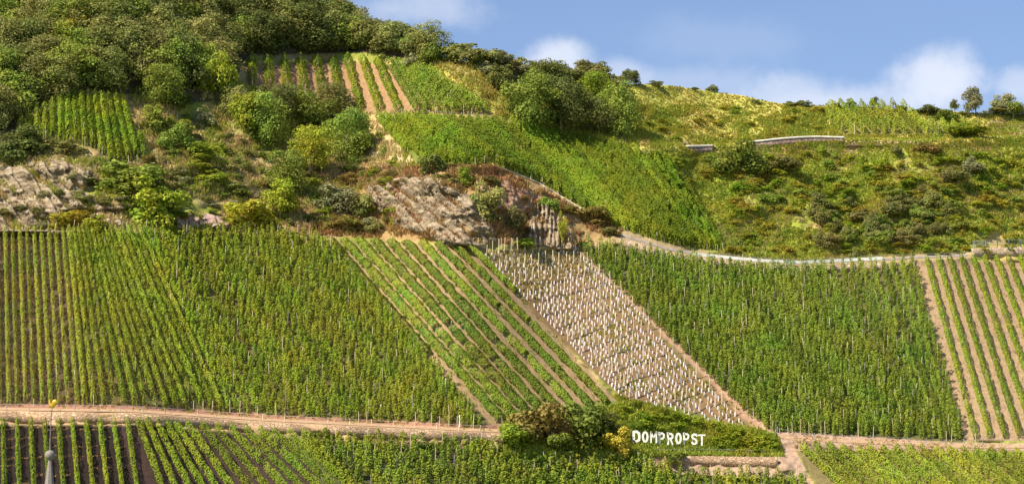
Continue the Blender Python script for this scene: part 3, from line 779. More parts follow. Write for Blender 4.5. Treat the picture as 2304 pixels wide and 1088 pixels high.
K(2148, 248, 20, 26, 'tree_dark', 'tiny dark conifer on the skyline left of the lone tree')
K(1966, 243, 22, 26, 'tree_dark', 'tiny pointed conifer above the small plot')
K(1912, 240, 30, 18, 'tree_mid', 'tiny green bush on the skyline above the small plot', kind='bush')
K(1810, 240, 36, 18, 'tree_dark', 'low dark bush on the skyline left of the small plot', kind='bush')
K(2090, 258, 70, 26, 'tree_dark', 'dark hedge clump right of the small skyline plot', kind='bush')
K(2125, 270, 60, 24, 'tree_mid', 'green hedge clump below the skyline at right', kind='bush')
K(2240, 256, 60, 14, 'shrub_dusky', 'low reddish dark bush between the two skyline trees', kind='bush')
K(2170, 306, 110, 26, 'tree_light', 'bright green low hedge right of the small skyline plot', kind='bush')
K(2192, 392, 52, 40, 'tree_grey', 'pale silvery shrub on the right grassy slope', kind='bush')
K(2085, 345, 60, 30, 'tree_brown', 'brown shrub below the end of the upper wall', kind='bush')
K(1850, 350, 30, 26, 'tree_light', 'small green bush under the white topped wall', kind='bush')
K(2020, 350, 36, 26, 'tree_olive', 'small olive bush under the upper wall', kind='bush')
K(2150, 410, 70, 36, 'shrub_dusky', 'dusky shrub left of the silvery one', kind='bush')
K(1925, 588, 26, 34, 'shrub_dusky', 'small dark stand-in shrub for a trunk and shadow behind the guard rail', kind='bush')  # added shrub, stands in for a dark trunk and its shadow
K(1205, 995, 150, 98, 'tree_brown', 'rust brown bush at the foot of the striped vine plot', kind='bush')
K(1245, 1000, 70, 80, 'tree_brown', 'second rusty bush leaning on the green one', kind='bush')
K(1308, 1008, 145, 105, 'tree_mid', 'large dark green bush left of the white letters', kind='bush')
K(1362, 975, 80, 50, 'tree_dark', 'dark bush in the hollow behind the yellow one', kind='bush')
K(1165, 1006, 105, 58, 'tree_light', 'low green bush at the end of the terrace path', kind='bush')
K(1265, 1022, 80, 60, 'tree_mid', 'green bush in front of the rusty bushes', kind='bush')
K(1388, 1030, 84, 70, 'bush_gold', 'golden yellow bush left of the first letter', kind='bush')
K(1515, 1044, 66, 34, 'tree_mid', 'small green bush below the white letters', kind='bush')

def zone(x, y, x0, x1, y0, y1):
    zx = ['far left', 'left', 'centre left', 'centre', 'centre right', 'right', 'far right'][int(np.clip((x - x0) / (x1 - x0) * 7, 0, 6))]
    zy = ['top', 'upper', 'middle', 'lower', 'bottom'][int(np.clip((y - y0) / (y1 - y0) * 5, 0, 4))]
    return zy + ' ' + zx + ' part of '
# --- dusky brushwood on the right slope
r5 = np.random.default_rng(5)
for i in range(60):
    x = r5.uniform(1840, 2170); y = 470 + (x - 1840) * -.03 + r5.uniform(-25, 85)
    K(x, y, r5.uniform(32, 62), r5.uniform(22, 38), ['shrub_dusky', 'tree_olive', 'shrub_dusky', 'tree_mid'][i % 4], 'low dusky shrub in the ' + zone(x, y, 1840, 2170, 440, 555) + 'the dark brushwood patch', 'dusky shrubs on the right slope', kind='shrub')
for i in range(40):
    x = r5.uniform(1480, 2300); y = r5.uniform(365, 565)
    if x < 1640 and y > 420: continue
    K(x, y, r5.uniform(22, 50), r5.uniform(14, 24), ['tree_light', 'vine_bright', 'tree_yellow', 'vine_bright', 'tree_light', 'vine_gold', 'tree_mid'][i % 7], 'low green shrub in the ' + zone(x, y, 1480, 2300, 365, 565) + 'the grassy right slope', 'low green shrubs on the right slope', kind='shrub')
for i in range(26):
    x = r5.uniform(1440, 1850); y = r5.uniform(235, 318)
    K(x, y, r5.uniform(16, 36), r5.uniform(8, 14), ['tree_yellow', 'tree_light', 'vine_gold'][i % 3], 'low shrub in the ' + zone(x, y, 1440, 1850, 235, 318) + 'the golden hilltop meadow', 'low shrubs in the hilltop meadow', kind='shrub')
for i in range(40):
    x = r5.uniform(330, 880); y = r5.uniform(300, 505)
    K(x, y, r5.uniform(26, 60), r5.uniform(14, 28), ['tree_olive', 'tree_light', 'tree_grey', 'tree_mid', 'tree_brown'][i % 5], 'small scrub bush in the ' + zone(x, y, 330, 880, 300, 505) + 'the scrubby upper left slope', 'scrub bushes on the upper left slope', kind='shrub')
for i in range(26):
    x = r5.uniform(860, 1390); y = np.interp(x, [860, 1100, 1390], [392, 400, 515]) + r5.uniform(-2, 26)
    K(x, y, r5.uniform(22, 46), r5.uniform(10, 20), ['tree_brown', 'tree_olive', 'tree_brown', 'shrub_dusky'][i % 4], 'small dry brown bush on the bank above the rock face', 'dry bushes above the rock face', kind='shrub')
for i in range(38):
    x = r5.uniform(0, 420); y = r5.uniform(395, 520)
    K(x, y, r5.uniform(24, 50), r5.uniform(12, 22), ['tree_olive', 'tree_grey', 'tree_olive'][i % 3], 'small olive bush in the ' + zone(x, y, 0, 420, 395, 520) + 'the rocky left slope', 'olive bushes among the left rocks', kind='shrub')
# --- uncountable low growth, one object per kind
SMALL = []
for i in range(4):
    me_ = crown_mesh('foliage', 400 + i, n=420, lobes=8, leaf=.10, spread=.36, low=-.08, ragged=.4); a_ = np.zeros(len(me_.vertices) * 3, np.float32); me_.vertices.foreach_get('co', a_); SMALL.append(a_.reshape(-1, 3)); bpy.data.meshes.remove(me_)


def growth(name, pts, mat, label):
    V = []
    for (x, y, w_, h_) in pts:
        a_ = SMALL[rng.integers(4)] * [w_ * mpp(x, y) * 1.15, w_ * mpp(x, y) * 1.15, h_ * mpp(x, y) * 1.2]; t_ = rng.uniform(0, 6.28); c_, s_ = math.cos(t_), math.sin(t_)
        V.append(np.stack([a_[:, 0] * c_ - a_[:, 1] * s_, a_[:, 0] * s_ + a_[:, 1] * c_, a_[:, 2]], 1) + P(x, y, -.05 - .05 * h_ * mpp(x, y)))
    tag(link(name, mesh_quads(name, np.concatenate(V), mat)), label, None, None, 'stuff')


cr = [[], []]
for i in range(130):
    x = r5.uniform(1385, 1745); f = r5.uniform(0, 1); yt = np.interp(x, [1385, 1500, 1745], [925, 935, 995]); y = yt + f * (1018 - yt)
    if 1415 < x < 1600 and 970 < y or x < 1432 and y > 950: continue
    cr[i % 2].append((x, y, r5.uniform(24, 46), r5.uniform(12, 20)))
growth('creeper', cr[0], 'tree_light', 'green creeper covering the bank round the white letters'); growth('creeper', cr[1], 'vine_bright', 'bright creeper patches on the bank round the white letters')
gs = {k: [] for k in ('tree_light', 'vine_bright', 'vine_gold', 'tree_mid', 'tree_yellow')}
for i in range(420):
    x = r5.uniform(1470, 2330); y = r5.uniform(352, 572)
    if x < 1640 and y > 420: continue
    k = list(gs)[int(np.clip(vnoise(np.array(x / 60.), np.array(y / 35.), 9) * 5 + r5.uniform(-1, 1), 0, 4))]; gs[k].append((x, y, r5.uniform(18, 44), r5.uniform(8, 18)))
for k, lb in (('tree_light', 'light green'), ('vine_bright', 'fresh green'), ('vine_gold', 'yellowish'), ('tree_mid', 'mid green'), ('tree_yellow', 'bright yellow green')):
    growth('undergrowth', gs[k], k, lb + ' undergrowth scattered over the right slope')
gs = {k: [] for k in ('tree_light', 'tree_olive', 'tree_mid')}
for i in range(200):
    x = r5.uniform(330, 900); y = r5.uniform(270, 512)
    gs[list(gs)[i % 3]].append((x, y, r5.uniform(16, 36), r5.uniform(8, 18)))
for k, lb in (('tree_light', 'light green'), ('tree_olive', 'olive'), ('tree_mid', 'mid green')): growth('undergrowth', gs[k], k, lb + ' undergrowth on the scrubby upper left slope')
# --- the wood on the hilltop
for i, (x, y, w_, h_) in enumerate([(500, 125, 80, 60), (545, 112, 85, 70), (590, 118, 90, 95), (640, 116, 85, 90), (690, 118, 90, 100), (735, 116, 90, 96), (780, 118, 80, 84), (825, 116, 84, 78), (870, 124, 80, 72),
                                   (905, 130, 84, 74), (945, 138, 76, 62), (975, 142, 60, 46), (760, 82, 100, 84), (800, 92, 90, 66), (845, 100, 84, 56), (890, 110, 90, 60), (935, 122, 70, 46)]):
    K(x, y, w_, h_, ['tree_olive', 'tree_mid', 'tree_dark', 'tree_olive', 'tree_dark'][i % 5], ORD[i] + ' tree of the belt ' + ('above the topmost plot, counted from the left' if i < 12 else 'on the skyline behind the topmost plot'), 'tree belt above the topmost plot')
placed = []
r6 = np.random.default_rng(11)
cands = []
for gy in np.arange(-55, 300, 27):
    for gx in np.arange(-70, 1000, 58):
        cands.append((gx + r6.uniform(-24, 24) + (29 if int(gy / 27) % 2 else 0), gy + r6.uniform(-12, 12)))
cands.sort(key=lambda p: p[1])
kinds = ['tree_dark', 'tree_mid', 'tree_olive', 'tree_dark', 'tree_olive', 'tree_mid', 'tree_olive']
for i, (x, y) in enumerate(cands):
    lim = np.interp(x, [-100, 0, 35, 100, 160, 300, 430, 520, 560, 850, 930, 1000], [340, 330, 275, 238, 205, 215, 215, 140, 122, 118, 128, 130])
    if y > lim or y < pl(RIDGE, x) + 2: continue
    hp = r6.uniform(66, 118); wp = r6.uniform(80, 150)
    if x > 720: hp = r6.uniform(56, 84); wp = r6.uniform(70, 105)
    mt = kinds[int(vnoise(np.array(x / 90.), np.array(y / 50.), 4) * 6.99 + r6.uniform(-.8, .8)) % 7]
    lab = {'tree_dark': 'dark green broadleaf tree in the wood covering the hilltop', 'tree_mid': 'mid green broadleaf tree in the wood covering the hilltop',
           'tree_olive': 'olive green broadleaf tree in the wood covering the hilltop'}[mt]
    zx = ['at the left edge', 'left of the yellowish tree', 'above the yellowish tree', 'above the small plot', 'right above the small plot', 'above the pale trunk tree', 'left of the bright rounded tree', 'above the bright rounded tree',
          'at the left end of the topmost plot', 'above the left bare strips', 'above the middle bare strips', 'above the right bare strips', 'near the skyline'][int(np.clip((x + 70) / 75, 0, 12))]
    zy = ['topmost', 'high', 'upper', 'middle', 'lower', 'lowest'][int(np.clip((y + 55) / 48, 0, 5))]
    lab = {'tree_dark': 'dark green', 'tree_mid': 'mid green', 'tree_olive': 'olive green'}[mt] + (' broad' if wp > 115 else '') + (' tall' if hp > 92 else '') + ' wood tree, ' + zy + ', ' + zx
    K(x, y, wp, hp, mt, lab, 'trees of the hilltop wood')
for x, y, w_, h_ in [(1010, 135, 70, 34), (1055, 142, 80, 40), (1090, 150, 70, 42), (1135, 158, 60, 30), (1200, 165, 60, 26), (1240, 172, 70, 32), (975, 128, 60, 34), (1370, 190, 60, 26), (1300, 182, 50, 30),
                     (1025, 132, 80, 44), (1075, 146, 90, 50), (1120, 156, 80, 46), (1160, 166, 70, 40), (1210, 176, 80, 40), (1255, 184, 80, 40), (1300, 190, 70, 44), (1345, 196, 80, 50), (1385, 205, 70, 40), (1700, 232, 30, 10), (1560, 203, 26, 8), (1780, 240, 30, 10), (1880, 242, 30, 12), (2030, 250, 40, 14), (2120, 256, 40, 14), (2170, 262, 30, 16), (2300, 262, 40, 20)]:
    K(x, y, w_, h_, 'tree_olive', 'low olive bush of the skyline hedge, ' + ('left of the pale trunked clump' if x < 1120 else 'behind the hilltop clump' if x < 1420 else 'on the bare ridge' if x < 1790 else 'by the small skyline plot' if x < 2100 else 'near the lone tree') , 'bushes along the skyline', kind='bush')


# ------------------------------------------------------------------ grass and ground cover (uncountable)
def scatter(name, poly, n, mat, h, label, seed, dens_noise=None, blades=4, w=.10, region=None):
    r = np.random.default_rng(seed); a = np.array(poly); x = r.uniform(a[:, 0].min(), a[:, 0].max(), n); y = r.uniform(a[:, 1].min(), a[:, 1].max(), n)
    m_ = inside(poly, x, y)
    if dens_noise: m_ &= fbm(x / dens_noise[0], y / (dens_noise[0] * .6), seed, 3) > dens_noise[1]
    for p in PLOTS:
        if region is None: m_ &= ~inside(p, x, y)
    x, y = x[m_], y[m_]; m_ = y > pl(RIDGE, x) + 1; x, y = x[m_], y[m_]
    base = P(x, y, -.04); k = len(base); sc = r.uniform(.6, 1.4, k)
    V = []
    for b_ in range(blades):
        ang = r.uniform(0, 2 * np.pi, k); d = np.stack([np.cos(ang), np.sin(ang), 0 * ang], -1); sd = np.stack([-np.sin(ang), np.cos(ang), 0 * ang], -1)
        o = base + d * (sc * .12)[:, None]; hh = h * sc * r.uniform(.7, 1.2, k)
        tp = o + d * (hh * .45)[:, None]; tp[:, 2] += hh; ww = (w * sc)[:, None] * sd
        V.append(np.stack([o - ww, o + ww, tp + ww * .35, tp - ww * .35], 1))
    V = np.concatenate(V).reshape(-1, 3)
    o = link(name, mesh_quads(name, V, mat)); tag(o, label, None, None, 'stuff'); return o


ALLR = [(1300, 180), (2350, 180), (2350, 600), (1700, 590), (1500, 560), (1640, 560), (1560, 440), (1480, 350), (1300, 290)]
scatter('dry_grass', [(940, 130), (1300, 175), (1300, 300), (1115, 262)], 5000, 'gold_grass', .55, 'dry yellow grass beside the topmost plot', 61)
scatter('meadow_grass', [(1300, 180), (2350, 220), (2350, 330), (1300, 330)], 26000, 'gold_grass', .24, 'golden grass of the hilltop meadow', 62, w=.12)
scatter('meadow_herbs', [(1300, 232), (1700, 240), (2350, 262), (2350, 330), (1300, 330)], 26000, 'green_grass', .32, 'green herbs in the golden hilltop meadow', 63, (50, .42), w=.14)
scatter('slope_grass', [(1450, 330), (2350, 322), (2350, 560), (2190, 545), (2050, 575), (1800, 590), (1600, 572), (1640, 560), (1560, 440)], 46000, 'green_grass', .28, 'rank green grass on the right slope', 64, (70, .30), w=.15)
scatter('slope_dry_grass', [(1450, 330), (2350, 322), (2350, 560), (2190, 545), (2050, 575), (1800, 590), (1600, 572), (1640, 560), (1560, 440)], 20000, 'dry_grass', .28, 'dry grass patches on the right slope', 65, (90, .50), w=.13)
scatter('scrub_grass', [(290, 215), (560, 190), (860, 260), (960, 380), (820, 430), (720, 530), (-60, 515), (-60, 350), (330, 360)], 30000, 'dry_grass', .5, 'dry grass on the upper left slope', 66, (60, .34), w=.12)
scatter('scrub_herbs', [(290, 215), (560, 190), (860, 260), (960, 380), (820, 430), (720, 530), (-60, 515), (-60, 350), (330, 360)], 24000, 'green_grass', .55, 'green undergrowth on the upper left slope', 67, (60, .50), w=.15)
scatter('bank_grass', [(820, 380), (1110, 372), (1400, 520), (1300, 555), (700, 530), (700, 440)], 16000, 'brown_grass', .5, 'brown dry grass on the rocky bank', 68, (50, .40), w=.12)
scatter('verge_grass', [(1130, 925), (1300, 915), (1390, 890), (1500, 905), (1620, 940), (1750, 980), (1765, 1026), (1480, 1026), (1370, 1030), (1140, 1030)], 22000, 'green_grass', .45, 'green weeds on the bank round the letters', 69, w=.13)
scatter('vineyard_weeds', P_F, 22000, 'brown_grass', .28, 'brown weeds between the vines of the left slope', 70, (60, .45), w=.10, region=1)
scatter('row_weeds', P_N, 9000, 'green_grass', .4, 'green weeds between the vines above the rock face', 71, w=.13, region=1)
scatter('stake_plot_weeds', P_H, 6000, 'green_grass', .3, 'dry weeds among the stakes', 72, (40, .48), w=.10, region=1)
scatter('path_weeds', [(1100, 565), (1290, 562), (1330, 610), (1180, 660)], 2500, 'dry_grass', .4, 'yellow weeds at the top of the stake plot', 73, w=.11, region=1)
scatter('path_weeds', [(-30, 908), (300, 914), (600, 932), (1150, 962), (1150, 972), (600, 944), (300, 926), (-30, 921)], 2600, 'green_grass', .22, 'weeds along the terrace path', 74, (25, .5), w=.09, region=1)
scatter('path_weeds', [(1740, 972), (2170, 1000), (2330, 1000), (2330, 1014), (1790, 1010)], 2600, 'dry_grass', .22, 'dry weeds along the lower right track', 75, (25, .48), w=.09, region=1)
scatter('strip_weeds', P_J, 5000, 'dry_grass', .2, 'tufts on the bare strips at the right edge', 76, (20, .52), w=.08, region=1)
scatter('strip_weeds', P_G, 6000, 'green_grass', .2, 'weeds on the bare strips at centre', 77, (20, .5), w=.08, region=1)
# straw bands across the dark soil
r8 = np.random.default_rng(8); sV = []
for gx in range(-20, 290, 31):
    for gy in np.arange(968, 1110, 21):
        if r8.uniform() < .45: continue
        n_ = 40; x = gx + r8.uniform(2, 24, n_); y = gy + r8.uniform(-2, 2, n_) + (x - gx) * -.15 + r8.uniform(-4, 4)
        sV.append(leaf_quads(P(x, y, .08), np.array([[0, -.5, 1.]]) + r8.normal(size=(n_, 3)) * .5, r8.uniform(.12, .3, n_), r8, .35))
tag(link('straw', mesh_quads('straw', np.concatenate(sV), 'brown_grass')), 'straw bands across the dark soil', None, None, 'stuff')


# ------------------------------------------------------------------ rock outcrops
def outcrop(poly, mat, label, seed, amp_=1.6, ang=0.9, fx=15, fy=60):
    a = np.array(poly, float); x = np.arange(a[:, 0].min() - 6, a[:, 0].max() + 8, 2.2); y = np.arange(a[:, 1].min() - 6, a[:, 1].max() + 8, 2.2)
    X, Y = np.meshgrid(x, y, indexing='ij'); acc = 0
    jx = 60 * (fbm(X / 40, Y / 28, seed + 3, 4) - .5); jy = 44 * (fbm(X / 40, Y / 28, seed + 9, 4) - .5)
    for dx in (-5, 0, 5):
        for dy in (-5, 0, 5): acc = acc + inside(poly, X + dx + jx, Y + dy + jy)
    m_ = acc / 9.0
    u = X * math.cos(ang) - Y * math.sin(ang); v = X * math.sin(ang) + Y * math.cos(ang)
    wob = 5 * (fbm(X / 30, Y / 30, seed + 21, 2) - .5)
    def slabs(cu, cv, sd):
        gu, gv = (u + wob) / cu, (v + wob) / cv; bi, bj = np.floor(gu), np.floor(gv); best = np.full(u.shape, 9e9); hh = np.zeros(u.shape)
        for di in (-1, 0, 1):
            for dj in (-1, 0, 1):
                a_, b_ = bi + di, bj + dj; h1 = vnoise(a_, b_, sd); h2 = vnoise(a_, b_, sd + 1); h3 = vnoise(a_, b_, sd + 2); h4 = vnoise(a_, b_, sd + 3)
                du, dv = gu - (a_ + h1), gv - (b_ + h2); q_ = du * du + dv * dv; m2 = q_ < best
                hh = np.where(m2, h3 + du * (.9 + .8 * h4) + dv * (h1 - .5) * .6, hh); best = np.where(m2, q_, best)
        return hh
    d = amp_ * (.15 + .62 * slabs(fx, fy, seed + 40) +   .16 * slabs(fx * .45, fy * .5, seed + 60) + .5 * (fbm(X / 40, Y / 30, seed, 3) - .5)) * m_ - .9 * (1 - m_)
    pt = CAM + (T_base(X, Y) - d)[..., None] * pdir(X, Y)
    keep = m_ > 0.02; nx_, ny_ = X.shape; idx = np.arange(nx_ * ny_).reshape(nx_, ny_)
    q = np.stack([idx[:-1, :-1], idx[:-1, 1:], idx[1:, 1:], idx[1:, :-1]], -1).reshape(-1, 4); kk = keep.ravel()[q].any(1); q = q[kk]
    used, inv = np.unique(q, return_inverse=True); o_ = pt.reshape(-1, 3)[used]
    orig = o_.mean(0)
    o = link('rock_outcrop', mesh_idx('rock_outcrop', o_ - orig, inv.reshape(-1, 4), mat), None, orig); tag(o, label, 'rock', 'bare rock outcrops'); return o


outcrop(ROCKS['left'], 'rock', 'large bare rock outcrop at the left edge below the dark bushes', 1, 1.5, .8, 18, 60)
outcrop(ROCKS['left_low'], 'rock', 'small pale rock just above the big vine slope at left', 2, 1.0, .2)
outcrop(ROCKS['pink'], 'rock_pink', 'small pinkish rock right of the tall green thicket', 3, 1.1, .3)
outcrop(ROCKS['centre'], 'rock', 'long striped rock face slanting down above the striped plot', 4, 1.9, .9, 17, 80)
outcrop(ROCKS['red'], 'rock_red', 'reddish rock patch above right end of the striped rock face', 5, 1.0, .4)
outcrop(ROCKS['pillars'], 'rock', 'upright pale rock pillars above the stake field', 6, 1.9, .0, 9, 80)
outcrop([(270, 440), (300, 452), (285, 470), (215, 450), (225, 430)], 'rock', 'low grey rock slab beside the wide green thicket', 7, .8, .9)


# ------------------------------------------------------------------ walls, paths, rails
def ribbon(name, line, half, mat, lift=.06, step=6, label=None, cat=None, kind=None):
    """path surface laid on the ledge along a line of pixels; half = half width in px across"""
    a = np.array(line, float); x = np.arange(a[0, 0], a[-1, 0], step); y = pl(line, x)
    rows = [P(x, y + half * f, lift) for f in (1, .5, 0, -.5, -1)]
    V = np.stack(rows, 1); nx_, ny_ = V.shape[:2]; idx = np.arange(nx_ * ny_).reshape(nx_, ny_)
    q = np.stack([idx[:-1, :-1], idx[1:, :-1], idx[1:, 1:], idx[:-1, 1:]], -1).reshape(-1, 4)
    o = link(name, mesh_idx(name, V, q, mat)); tag(o, label, cat, None, kind); return o


def wall(line, h0, h1, mat, label, name='retaining_wall', proud=.25, cap=None, capname='coping', capmat='cap_white', step=5):
    """upright stone wall: foot at line + h px, top at the line; thick slab standing proud of the bank"""
    a = np.array(line, float); x = np.arange(a[0, 0], a[-1, 0] + .1, step); y = pl(line, x); hh = np.interp(x, [a[0, 0], a[-1, 0]], [h0, h1])
    foot = P(x, y + hh); topz = CAM + (T_base(x, y + hh) + .25)[:, None] * pdir(x, y); orig = foot.mean(0)
    ins = np.array([0, .5, 0]); n_ = len(x)
    jit = .05 * (fbm(x / 40, x * 0, 3, 3) - .5)
    f = foot + [0, -proud, -.3]; t_ = topz + [0, -proud * .4, 0]; f[:, 1] += jit; t_[:, 2] += jit * 1.5
    def flow(a_):
        k_ = 5; p_ = np.concatenate([np.repeat(a_[:1], k_, 0), a_, np.repeat(a_[-1:], k_, 0)]); return np.stack([np.convolve(p_[:, c_], np.ones(2 * k_ + 1) / (2 * k_ + 1), 'valid') for c_ in range(3)], 1)
    f[:, 1:] = flow(f)[:, 1:]; t_[:, 1:] = flow(t_)[:, 1:]
    V = np.stack([f, t_, t_ + ins, f + ins], 1) - orig; idx = np.arange(n_ * 4).reshape(n_, 4); q = []
    for k in range(4): k2 = (k + 1) % 4; q.append(np.stack([idx[:-1, k], idx[1:, k], idx[1:, k2], idx[:-1, k2]], -1))
    q = np.concatenate(q + [idx[:1], idx[-1:, ::-1]])
    o = link(name, mesh_idx(name, V, q, mat), None, orig); tag(o, label, 'wall')
    if cap:
        c = t_ - orig; th = cap
        V = np.stack([c + [0, -.12, .003], c + [0, -.12, th], c + [0, .62, th], c + [0, .62, .003]], 1)
        link(capname, mesh_idx(capname, V, q, capmat), o)
    return o


LT = [(-400, 924), (0, 925), (300, 929), (600, 949), (1100, 974), (1135, 976)]
wall(LT, 22, 20, 'wall_stone', 'long low tan retaining wall under the terrace path at lower left')
ribbon('terrace_path', [(-400, 919), (0, 920), (300, 924), (600, 944), (1100, 969), (1160, 970)], 3.0, 'path_earth', kind='structure')
wall([(1495, 1025), (1600, 1025), (1750, 1028)], 17, 19, 'wall_stone', 'low reddish stone wall under the white letters')
wall([(2188, 558), (2420, 552)], 20, 22, 'wall_pale', 'pale stone wall above the striped plot at right edge')
wall([(1395, 534), (1500, 568), (1600, 583), (1700, 594), (1800, 599), (1985, 592)], 16, 12, 'wall_pale', 'pale wall below the road with the guard rail')
ribbon('hill_road', [(1390, 526), (1500, 560), (1600, 576), (1700, 587), (1800, 592), (1980, 584), (2055, 579), (2180, 574)], 2.4, 'road_grey', kind='structure')
ribbon('lower_track', [(1760, 982), (1790, 987), (2170, 1004), (2500, 1004)], 3.5, 'path_earth', kind='structure')
wall([(1690, 322), (1760, 314), (1830, 310), (1900, 312)], 13, 7, 'wall_slate', 'dark curved wall with a long white coping on the upper right', cap=.4)
wall([(1545, 331), (1608, 330)], 11, 10, 'wall_slate', 'short dark wall piece with white coping left of the wall bush', cap=.35)
wall([(1902, 316), (2070, 318)], 10, 8, 'wall_stone', 'plain brown wall continuing right of the white coping')
outcrop([(2228, 282), (2320, 270), (2340, 304), (2215, 308)], 'rock_pink', 'low purplish scree patch near the right edge under the skyline', 8, .5, .2, 12, 24)


def rail(line, post_step, h, mat, label, name, bars=(1.0,), bar=.05, flat=0, postr=.05, lift=0.0, back=0.0):
    a = np.array(line, float); x = np.arange(a[0, 0], a[-1, 0] + .1, 6.0); y = pl(line, x); g_ = P(x, y); g_[:, 1] += back
    orig = g_[len(g_) // 2].copy(); root = link(name, None, None, orig); tag(root, label, 'railing' if 'rail' in name else 'fence')
    for bh in bars:
        mb = MB(); pts = g_ + [0, 0, lift + h * bh] - orig
        if flat:
            for i in range(len(pts) - 1):
                p, q = Vector(pts[i]), Vector(pts[i + 1]); d = q - p; rot = d.to_track_quat('X', 'Z').to_matrix()
                mb.box((p + q) / 2, d.length + .02, .06, flat, rot)
        else: mb.tube([tuple(p) for p in pts], bar, 5)
        mb.obj('rail', mat, root)
    for xx in np.arange(a[0, 0] + 4, a[-1, 0], post_step):
        p = P(xx, pl(line, xx)) + [0, back + .07, 0]; hh = h * rng.uniform(1.0, 1.08) + lift
        o = link('post', POST[mat], root, Vector(p - orig)); o.scale = (postr * 2, postr * 2, hh)
    return root


POST = {k: STAKE.mesh('post', k) for k in ('rail_metal', 'railing_metal', 'stake_grey', 'stake_wood')}
rail([(1560, 583), (1600, 587), (1700, 597), (1800, 602), (1990, 592)], 34, .75, 'rail_metal', 'long pale metal guard rail curving along the hill road', 'guard_rail', bars=(.9,), flat=.55, postr=.07, lift=.3)
rail([(1600, 578), (1700, 588), (1800, 593), (1990, 584), (2100, 580), (2185, 576)], 60, .8, 'railing_metal', 'thin grey handrail running behind the guard rail', 'handrail', bars=(1.0,), bar=.04, postr=.04)
rail([(2188, 558), (2330, 554)], 26, 1.15, 'railing_metal', 'grey metal railing on top of the pale wall at the right edge', 'metal_railing', lift=.15, back=-.2, bars=(.25, .5, .75, 1.0), bar=.05, postr=.09)
rail([(-40, 922), (0, 922), (300, 926), (420, 934)], 51, .95, 'stake_grey', 'thin wire fence with pale posts along the left terrace wall', 'wire_fence', bars=(.95,), bar=.035, postr=.06)
rail([(440, 936), (600, 946), (800, 956), (1100, 971)], 49, 1.0, 'stake_wood', 'low wire fence with pale posts along the middle terrace path', 'wire_fence', bars=(.9,), bar=.03, postr=.07)
rail([(1480, 1020), (1600, 1020), (1725, 1024)], 50, .85, 'stake_grey', 'thin wire fence with posts below the white letters', 'wire_fence', bars=(.9,), bar=.025, postr=.05)
rail([(1745, 976), (1800, 990), (2170, 1006), (2320, 1006)], 42, 1.3, 'stake_grey', 'row of pale posts with one wire along the lower right track', 'wire_fence', bars=(.9,), bar=.02, postr=.06)
rail([(1020, 556), (1150, 562), (1280, 562)], 26, 1.9, 'stake_wood', 'line of tall pale end posts along the top of the stake field', 'wire_fence', bars=(.95,), bar=.015, postr=.06)
rail([(900, 262), (1115, 276)], 27, 1.5, 'stake_grey', 'line of pale end posts between the two upper plots', 'wire_fence', bars=(.9,), bar=.015, postr=.08)
rail([(1130, 380), (1210, 412), (1350, 496), (1395, 522)], 30, .7, 'stake_wood', 'low pale edging fence under the lush curved plot', 'wire_fence', bars=(.2,), bar=.12, postr=.05)
# pale foot path lines
ribbon('foot_path', [(600, 514), (700, 524), (760, 536)], 2.5, 'path_earth', kind='structure')
# single white markers among the vines
for x, y, h_, lb in [(1867, 745, 2.3, 'white marker post in the middle of the right vine slope'), (857, 930, 1.4, 'short white marker post above the terrace path at centre left'),
                     (1003, 885, 2.4, 'tall white post at the right edge of the left slope'), (1034, 962, 2.0, 'white post beside the terrace path near the striped plot'),
                     (2113, 900, 1.6, 'white marker post low on the right vine slope'), (168, 852, 1.4, 'white marker post among yellowing vines at lower left')]:
    mb = MB(); mb.tube([(0, 0, -.3), (0, 0, h_), (0, 0, h_ + .08)], [.085, .085, .03], 8)
    o = mb.obj('marker_post', 'letter_white'); o.location = P(x, y); tag(o, lb, 'post')


# ------------------------------------------------------------------ letters on the bank
def strokes(ch):
    t = .30
    def bar(x0, y0, x1, y1, w=t): return ('b', x0, y0, x1, y1, w)
    return {
        'D': [('ring', 'D')], 'O': [('ring', 'O')],
        'M': [bar(.11, 0.03, .11, .97, .22), bar(.89, .03, .89, .97, .22), bar(.14, .93, .5, .42, .19), bar(.86, .93, .5, .42, .19)],
        'P': [bar(.13, 0, .13, 1.), ('loop', .42, 1.0)],
        'R': [bar(.13, 0, .13, 1.), ('loop', .46, 1.0), bar(.45, .52, .86, .0, .24)],
        'S': [('s',)], 'T': [bar(0, .88, 1.0, .88, .24), bar(.5, 0, .5, .80, .27)],
    }[ch]


